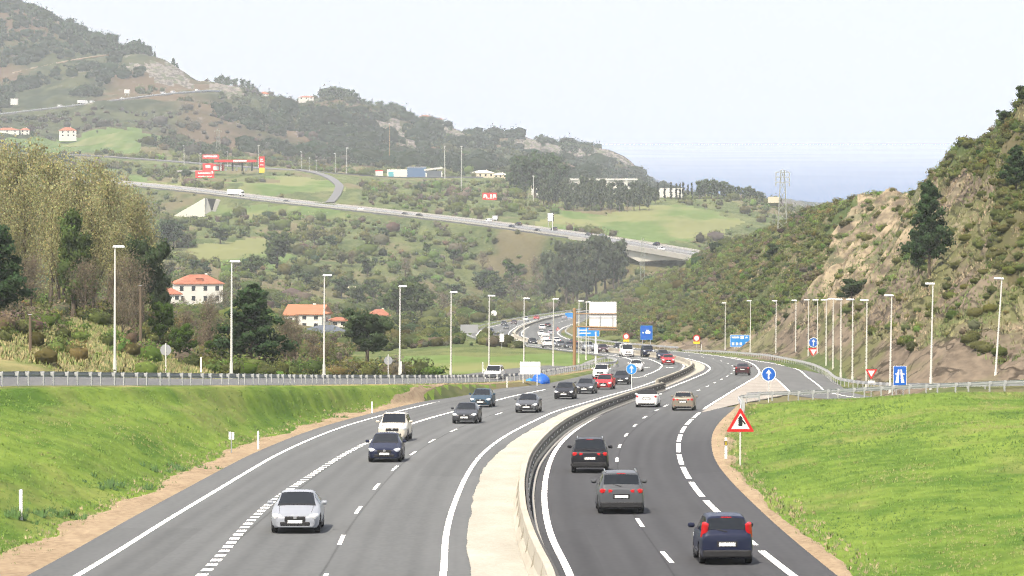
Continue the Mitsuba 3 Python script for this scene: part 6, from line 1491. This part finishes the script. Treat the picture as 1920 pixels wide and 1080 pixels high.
def house(label, px, row, D, w, d, hw, hr, rz=0.2, wm=None, rm=None, hip=True, wins=3, floors=2, chim=True, name='house', group=None, sink=3.0):
    b = at(px, row, D); key = thing(name, label, 'house', group); tw = mat4(b, rz)
    part(key, 'wall', box(w, d, hw + sink, (0, 0, (hw - sink) / 2)), wm or M_WALL, to_world=tw)
    r = hip_roof(w, d, hr, w * 0.35 if hip else w + 0.9); r.apply_translation((0, 0, hw + 0.112))
    part(key, 'roof', r, rm or M_TILE, to_world=tw)
    if chim: part(key, 'roof__chimney', box(0.7, 0.7, 1.3, (w * 0.18, 0.3, hw + hr * 0.9)), wm or M_WALL, to_world=tw)
    for fl in range(floors):
        for i in range(wins):
            x = (i + 0.5) / wins * w - w / 2; z = hw * (fl + 0.55) / floors
            part(key, 'window', box(1.1, 0.08, min(1.5, hw / floors * 0.5), (x, -d / 2 - 0.02, z)), M_WIN, to_world=tw)
            part(key, 'window__sill', box(1.3, 0.16, 0.1, (x, -d / 2 - 0.06, z - min(1.5, hw / floors * 0.5) / 2 - 0.06)), wm or M_WALL, to_world=tw)
    for i in range(2):
        part(key, 'window', box(0.08, 1.1, 1.2, (w / 2 + 0.02, (i - 0.5) * d * 0.45, hw * 0.6)), M_WIN, to_world=tw)
    return key
h1 = house('large white house with a hipped red roof and dormer behind the left trees', 371, 568, 1000, 14.0, 11, 5.9, 2.5, 0.18, wins=4)
part(h1, 'roof__dormer', cat([box(1.7, 2.0, 1.1, (0.2, -3.6, 7.0)), box(2.1, 2.4, 0.15, (0.2, -3.6, 7.6))]), M_TILE, to_world=mat4(at(371, 568, 1000), 0.18))
house('low annex with a red roof left of the large white house', 314, 566, 985, 7.5, 7, 2.4, 1.6, 0.18, floors=1, chim=False)
house('white farmhouse with a broad orange roof right of the spreading pine', 577, 612, 900, 10.2, 9, 3.2, 2.6, -0.25, rm=M_ORANGE, hip=False, floors=1)
house('white gabled wing in front of the orange-roofed farmhouse', 588, 616, 885, 6.4, 6, 3.9, 1.2, -0.25, rm=M_ORANGE, floors=2, wins=2, chim=False)
house('small white outbuilding right of the orange-roofed farmhouse', 635, 612, 890, 4.2, 4, 1.6, 0.8, 0.1, floors=1, wins=2, chim=False, sink=2)
house('small cream house with a bright red hipped roof below the valley scrub', 711, 606, 1250, 7.6, 7, 2.9, 2.3, 0.1, wm=M_CREAM, floors=1)
house('tiny pale shed on the valley meadow', 662, 546, 1400, 6.5, 4, 1.2, 0.8, 0.3, wm=M_CREAM, rm=M_CREAM, floors=1, wins=1, chim=False)
house('low house with a red roof left of the small cream house', 645, 607, 1230, 4.0, 5, 1.8, 1.0, 0.1, floors=1, wins=1, chim=False)
house('white house with an orange roof by the green field far left', 127, 257, 2610, 12.5, 10, 5.0, 2.6, 0.2, wins=3)
house('long white house at the far left edge by the green field', 14, 254, 2620, 18, 9, 4.2, 1.8, 0.1, rm=M_TILE)
house('white house beside the long white one by the green field', 47, 254, 2630, 7, 7, 4.2, 1.6, 0.1, wins=2)
house('lonely white house with a red roof high on the far left hill', 70, 66, 3340, 13, 9, 4.0, 2.5, 0.1)
house('white house with a red roof on the saddle of the far hill', 495, 184, 3300, 9, 9, 4.0, 2.2, 0.1)
house('low white house with a red roof among trees on the far crest', 574, 187, 3370, 15, 8, 2.5, 1.2, 0.1, floors=1)
house('white house on the seaward crest of the far hill', 797, 224, 3470, 12, 8, 3.2, 1.3, 0.1, floors=1)
house('second white house on the seaward crest of the far hill', 822, 229, 3480, 10, 8, 3.0, 1.0, 0.1, floors=1)
house('cream house with a pale roof right of the blue sheds', 905, 333, 2310, 15, 9, 3.2, 1.8, 0.05, wm=M_CREAM, rm=M_WALL, floors=1, wins=4)
house('low cream house behind the dark clump on the plateau', 938, 334, 2330, 9, 8, 2.4, 1.2, 0.05, wm=M_CREAM, rm=M_WALL, floors=1)
def block(name, label, cat_, parts, px, row, D, rz=0.0):
    key = thing(name, label, cat_); tw = mat4(at(px, row, D), rz)
    for nme, me, m_ in parts: part(key, nme, me, m_, to_world=tw)
    return key
block('warehouse', 'long building with a dark slate roof right of the spreading pine', 'building', [('wall', box(9, 16, 4.5, (0, 0, -0.75)), M_WALL), ('roof', moved(hip_roof(9, 16, 1.8, 3), (0, 0, 1.62)), M_SLATE)], 612, 640, 700, 0.25)
block('shed', 'blue and white industrial shed with a sloping white roof on the plateau', 'building', [('wall', box(18, 14, 5.5, (0, 0, 2.0)), M_WALL), ('blue_wall', box(12.5, 14.4, 7.0, (11, 0, 2.6)), M_SHED), ('roof', box(13, 15, 0.4, (11, 0, 6.4)), M_SGREY), ('lean_to', box(11.5, 14, 4.8, (22.4, 0, 1.6)), M_SLATE), ('lean_to_roof', box(12.4, 15, 1.0, (22.4, 0, 5.2), ry=-0.12), M_WALL), ('door', box(3.5, 0.2, 3.5, (-6.2, -7.15, 1.4)), M_TEAL), ('column', cat([box(0.8, 0.4, 4, (28.2, -7.3, 1.4)), box(0.9, 0.4, 3, (17.6, -7.4, 1.0)), box(0.6, 0.4, 2, (4.2, -7.5, 0.6))]), M_WALL)], 751, 331, 2290)
block('kiosk', 'small white cabin with a red top left of the blue shed', 'building', [('wall', box(5, 4, 4.2, (0, 0, 1.6)), M_WALL), ('roof', box(5.4, 4.4, 0.6, (0, 0, 4.0)), M_STRED)], 711, 331, 2280)
wb = [('wall', box(62, 10, 10, (0, 4, 4)), M_WALL), ('roof', box(64, 12, 0.6, (0, 4, 9.4)), M_WALL)]
wb += [('column', box(0.8, 0.8, 9.4, (x, -2.2, 4.3)), M_WALL) for x in np.linspace(-31, 31, 12)]
wb += [('window', box(3.4, 0.2, 2.2, (x, -1.1, z)), M_WIN) for x in np.linspace(-28, 28, 11) for z in (2.4, 6.4)]
block('white_building', 'long white building with columns behind the grove on the plateau', 'building', wb, 1095, 366, 2010)
block('white_wall', 'white enclosure wall behind the row of cypresses', 'wall', [('panel', box(15, 0.5, 5.2, (0, 0, 2.2)), M_WALL), ('coping', box(15.4, 0.8, 0.3, (0, 0, 4.95)), M_WALL)], 1259, 369, 1995)
block('white_wall', 'cream wall at the right tip of the headland above the sea', 'wall', [('panel', box(7, 0.5, 3.2, (0, 0, 1.2)), M_CREAM), ('coping', box(7.2, 0.7, 0.3, (0, 0, 2.95)), M_CREAM)], 1451, 379, 2000)
# filling station
st = [('canopy', box(26, 11, 1.5, (6, 0, 6.0)), M_STRED), ('canopy__lettering', box(8.5, 0.2, 1.0, (9, -5.62, 6.1)), M_WHITE), ('shop', box(11, 8, 4.2, (-7.5, 6, 1.9)), M_STRED), ('shop__front', box(6, 0.3, 2.4, (-7.5, 1.9, 1.6)), M_WHITE), ('roof_box', box(10, 5, 2.6, (-10, 6, 8.6)), M_STRED), ('roof_box__lettering', box(8.6, 0.2, 1.1, (-10, 3.4, 8.9)), M_WHITE)]
st += [('column', box(0.6, 0.6, 5.6, (x, y, 2.6)), M_BLACK if x > 3 else M_WHITE) for x in (-3, 4, 10, 16) for y in (-3, 3)]
st += [('pump', box(1.1, 0.7, 2.0, (x, -1, 0.9)), M_WHITE) for x in (0, 6.5, 12.5)]
block('filling_station', 'red filling station with a flat canopy on the plateau left of centre', 'filling station', st, 424, 320, 2085)
block('price_totem', 'red totem sign on a yellow base beside the filling station', 'sign', [('base', box(3.4, 0.9, 3.2, (0, 0, 1.2)), M_YEL), ('panel', box(3.6, 0.8, 7.2, (0, 0, 6.2)), M_STRED), ('lettering', cat([box(1.4, 0.2, 0.9, (-0.2, -0.45, 7.9)), box(2.2, 0.2, 0.5, (0, -0.45, 6.8)), box(2.2, 0.2, 0.4, (0, -0.45, 4.6))]), M_WHITE)], 491, 323, 2080)
block('hoarding', 'long red advertising board with white lettering below the filling station', 'sign', [('panel', box(11.5, 0.4, 4.6, (0, 0, 2.0)), M_STRED), *[('leg', box(0.3, 0.3, 4, (x, 0.4, -0.6)), M_GALV) for x in (-4, 0, 4)], ('lettering', cat([box(7.6, 0.2, 0.9, (-0.4, -0.25, 2.7)), box(1.0, 0.2, 1.5, (4.6, -0.25, 3.2)), box(8.6, 0.2, 0.45, (0.2, -0.25, 0.8))]), M_WHITE)], 384, 333, 2040)
block('hoarding', 'smaller red board with a white mark left of the filling station shop', 'sign', [('panel', box(6.5, 0.4, 4.6, (0, 0, 2.2)), M_STRED), *[('leg', box(0.3, 0.3, 4, (x, 0.4, -0.6)), M_GALV) for x in (-2, 2)], ('lettering', box(3.0, 0.2, 1.6, (0, -0.25, 2.6)), M_WHITE)], 390, 320, 2055)
block('hoarding', 'red roadside board with tall white lettering above the highway', 'sign', [('panel', box(8.2, 0.4, 4.2, (0, 0, 3.0)), M_STRED), *[('leg', box(0.3, 0.3, 5, (x, 0.4, -0.6)), M_GALV) for x in (-2.6, 2.6)], ('lettering', cat([box(0.9, 0.2, h_, (x, -0.25, 3.0 + dz), ry=r_) for x, h_, dz, r_ in ((-3.1, 2.2, 0.2, 0.25), (-1.9, 2.6, 0, -0.3), (-0.5, 0.6, -1.1, 0), (0.8, 2.6, 0, 0.0), (2.3, 2.4, 0.1, 0.1), (3.2, 2.0, 0.3, -0.2))]), M_WHITE)], 918, 378, 1925)
for px, row, D, w, h_, lab in ((928,414,1690,2.6,2.0,'white board beside the highway above the white van'), (1032,417,1650,2.6,4.0,'tall white board with a dark edge beside the highway')):
    block('roadside_board', lab, 'sign', [('panel', box(w, 0.2, h_, (0, 0, h_ / 2 + 0.6)), M_WHITE), ('frame', box(w + 0.5, 0.15, h_ + 0.4, (0.15, 0.18, h_ / 2 + 0.6)), M_BLACK), *[('leg', box(0.2, 0.2, 3, (x, 0.3, -0.6)), M_GALV) for x in (-w / 3, w / 3)]], px, row, D)
block('guard_cabin', 'white cabin on the flank of the far hill by the hillside road', 'building', [('wall', box(6, 5, 5, (0, 0, 1.8)), M_WALL), ('roof', box(6.6, 5.6, 0.5, (0, 0, 4.4)), M_WALL)], 27, 195, 2930)
block('guard_cabin', 'white sign-like cabin beside the hillside road below the rock face', 'building', [('wall', box(4.6, 3, 3.4, (0, 0, 2.2)), M_WALL), *[('leg', box(0.4, 0.4, 3, (x, 0, 0)), M_GALV) for x in (-1.5, 1.5)]], 238, 176, 2955)
# far roads
M_FARL = mat('far_lane_paint', (0.7, 0.7, 0.68), 0.8)
kh = structure('highway', road_mesh(offset(HW, -9.5), offset(HW, 9.5), 260, skirt=1.5, lift=0.25), M_ASPHF, label='highway running across the valley side')
for o_ in (-8.6, 8.6): part(kh, 'edge_line', ribbon(offset(HW, o_), 0.25, 0.30), M_FARL)
for o_, lab in ((9.3, 'pale concrete parapet along the near side of the far highway'), (0.0, 'concrete barrier between the lanes of the far highway'), (-9.3, 'parapet along the upper side of the far highway')):
    kk = thing('parapet', lab, 'barrier'); part(kk, 'wall', sweep([(-0.15, -0.4), (0.15, -0.4), (0.1, 0.7), (-0.1, 0.7)], offset(HW, o_) + [0, 0, 0.25]), M_CONCL if o_ else M_GALV)
for c, hw_, nme, lab in ((HH_, 7.5, 'hillside_road', 'road climbing across the far left hill'), (HU, 2.5, 'lane', 'pale lane high on the far left hill'), (PLAT, 5.5, 'plateau_road', 'road along the plateau behind the filling station'), (LOOP, 2.4, 'slip_road', 'slip road dropping from the plateau to the highway')):
    structure(nme, road_mesh(offset(c, -hw_), offset(c, hw_), len(c), skirt=1.2, lift=0.3), M_ASPHF if nme != 'lane' else M_SOIL, label=lab)
kk = thing('parapet', 'pale wall below the hillside road on the far left', 'wall'); part(kk, 'wall', sweep([(-0.4, -4.2), (0.4, -4.2), (0.3, 0.8), (-0.3, 0.8)], offset(HH_, 7.9)[(CX + FOC * HH_[:, 0] / HH_[:, 1] > 138) & (CX + FOC * HH_[:, 0] / HH_[:, 1] < 192)] + [0, 0, 0.3]), M_CONCL)
kk = thing('parapet', 'low crash barrier along the hillside road on the far left', 'barrier'); part(kk, 'wall', sweep([(-0.15, -0.3), (0.15, -0.3), (0.15, 0.8), (-0.15, 0.8)], offset(HH_, 7.2) + [0, 0, 0.3]), M_GALV)
block('platform', 'white paved edge of the filling station forecourt', 'pavement', [('slab', box(16, 6, 1.0, (0, 0, -0.2)), M_CONCL)], 356, 320, 2080)
# viaduct: two haunched girders on piers
pxh = CX + FOC * HW[:, 0] / HW[:, 1]
seg = HW[(pxh > 1090) & (pxh < 1400)]
kv = thing('viaduct', 'concrete highway viaduct with haunched girders at the head of the valley', 'bridge')
t_ = arc(seg); pxs = CX + FOC * seg[:, 0] / seg[:, 1]
for o_, nme in ((5.2, 'girder'), (-5.2, 'girder')):
    c = offset(seg, o_); depth = np.interp(pxs, [1090, 1150, 1175, 1228, 1262, 1300, 1400], [1.8, 1.9, 2.2, 6.4, 4.0, 2.4, 2.0])
    sd = side(c); rows_ = [c + sd * x + np.array([0, 0, 1.0]) * z[:, None] for x, z in ((-3.0, 0 * depth), (3.4, 0 * depth), (3.0, -0.9 + 0 * depth), (2.6, -depth), (-2.6, -depth))]
    part(kv, nme, cat([strip(rows_[i], rows_[(i + 1) % 5]) for i in range(5)]), M_CONCW)
for px in (1228,):
    k = int(np.argmin(abs(pxs - px))); 
    for o_ in (5.2, -5.2):
        q_ = offset(seg, o_)[k]; part(kv, 'pier', box(2.0, 4.0, 16, (q_[0], q_[1], q_[2] - 6 - 8), rz=0.4), M_CONCL)
kk = thing('parapet', 'white cornice along the side of the viaduct deck', 'barrier'); part(kk, 'wall', sweep([(-0.1, -1.3), (0.25, -1.3), (0.25, 1.0), (-0.1, 1.0)], offset(seg, 9.7)), M_CONCL)
# underpass with a long wing wall
w0, w1, w2 = seen(325, 408), seen(384, 401), seen(398, 398)
ku = thing('underpass', 'bright concrete wing wall and dark opening of an underpass below the highway', 'underpass')
def slab(p, q, r_, s__, th):
    v = np.array([p, q, r_, s__]); v2 = v + [0.2, th, 0]
    f = [[0,1,2],[0,2,3],[4,6,5],[4,7,6]] + [x for i in range(4) for x in ([i, i + 4, (i + 1) % 4 + 4], [i, (i + 1) % 4 + 4, (i + 1) % 4])]
    return trimesh.Trimesh(np.vstack([v, v2]), f, process=False)
D1, D2 = w1[1] - 3, w2[1] - 3
D0 = min(w0[1], w1[1]) - 1.0
part(ku, 'wing_wall', slab(at(325, 412, D0 + 9), at(325, 405, D0 + 9), at(384, 371, D0), at(384, 406, D0), 1.2), M_CONCW)
D1, D2 = D0, D0 + 3
part(ku, 'abutment', slab(at(384, 402, D1), at(384, 371, D1), at(388, 372, D2), at(396, 396, D2), 1.0), M_CONCL)
part(ku, 'opening', slab(at(396.5, 396, D2 + 1), at(386, 372, D2 + 1), at(405, 373, D2 + 1), at(397.5, 396, D2 + 1), 1.0), M_BLACK)  # solid black slab, no hole: the darkness inside the underpass is painted
part(ku, 'abutment_face', slab(at(398, 396, D2), at(405, 373, D2), at(413, 375, D2), at(404, 397, D2), 1.0), M_CONCL)
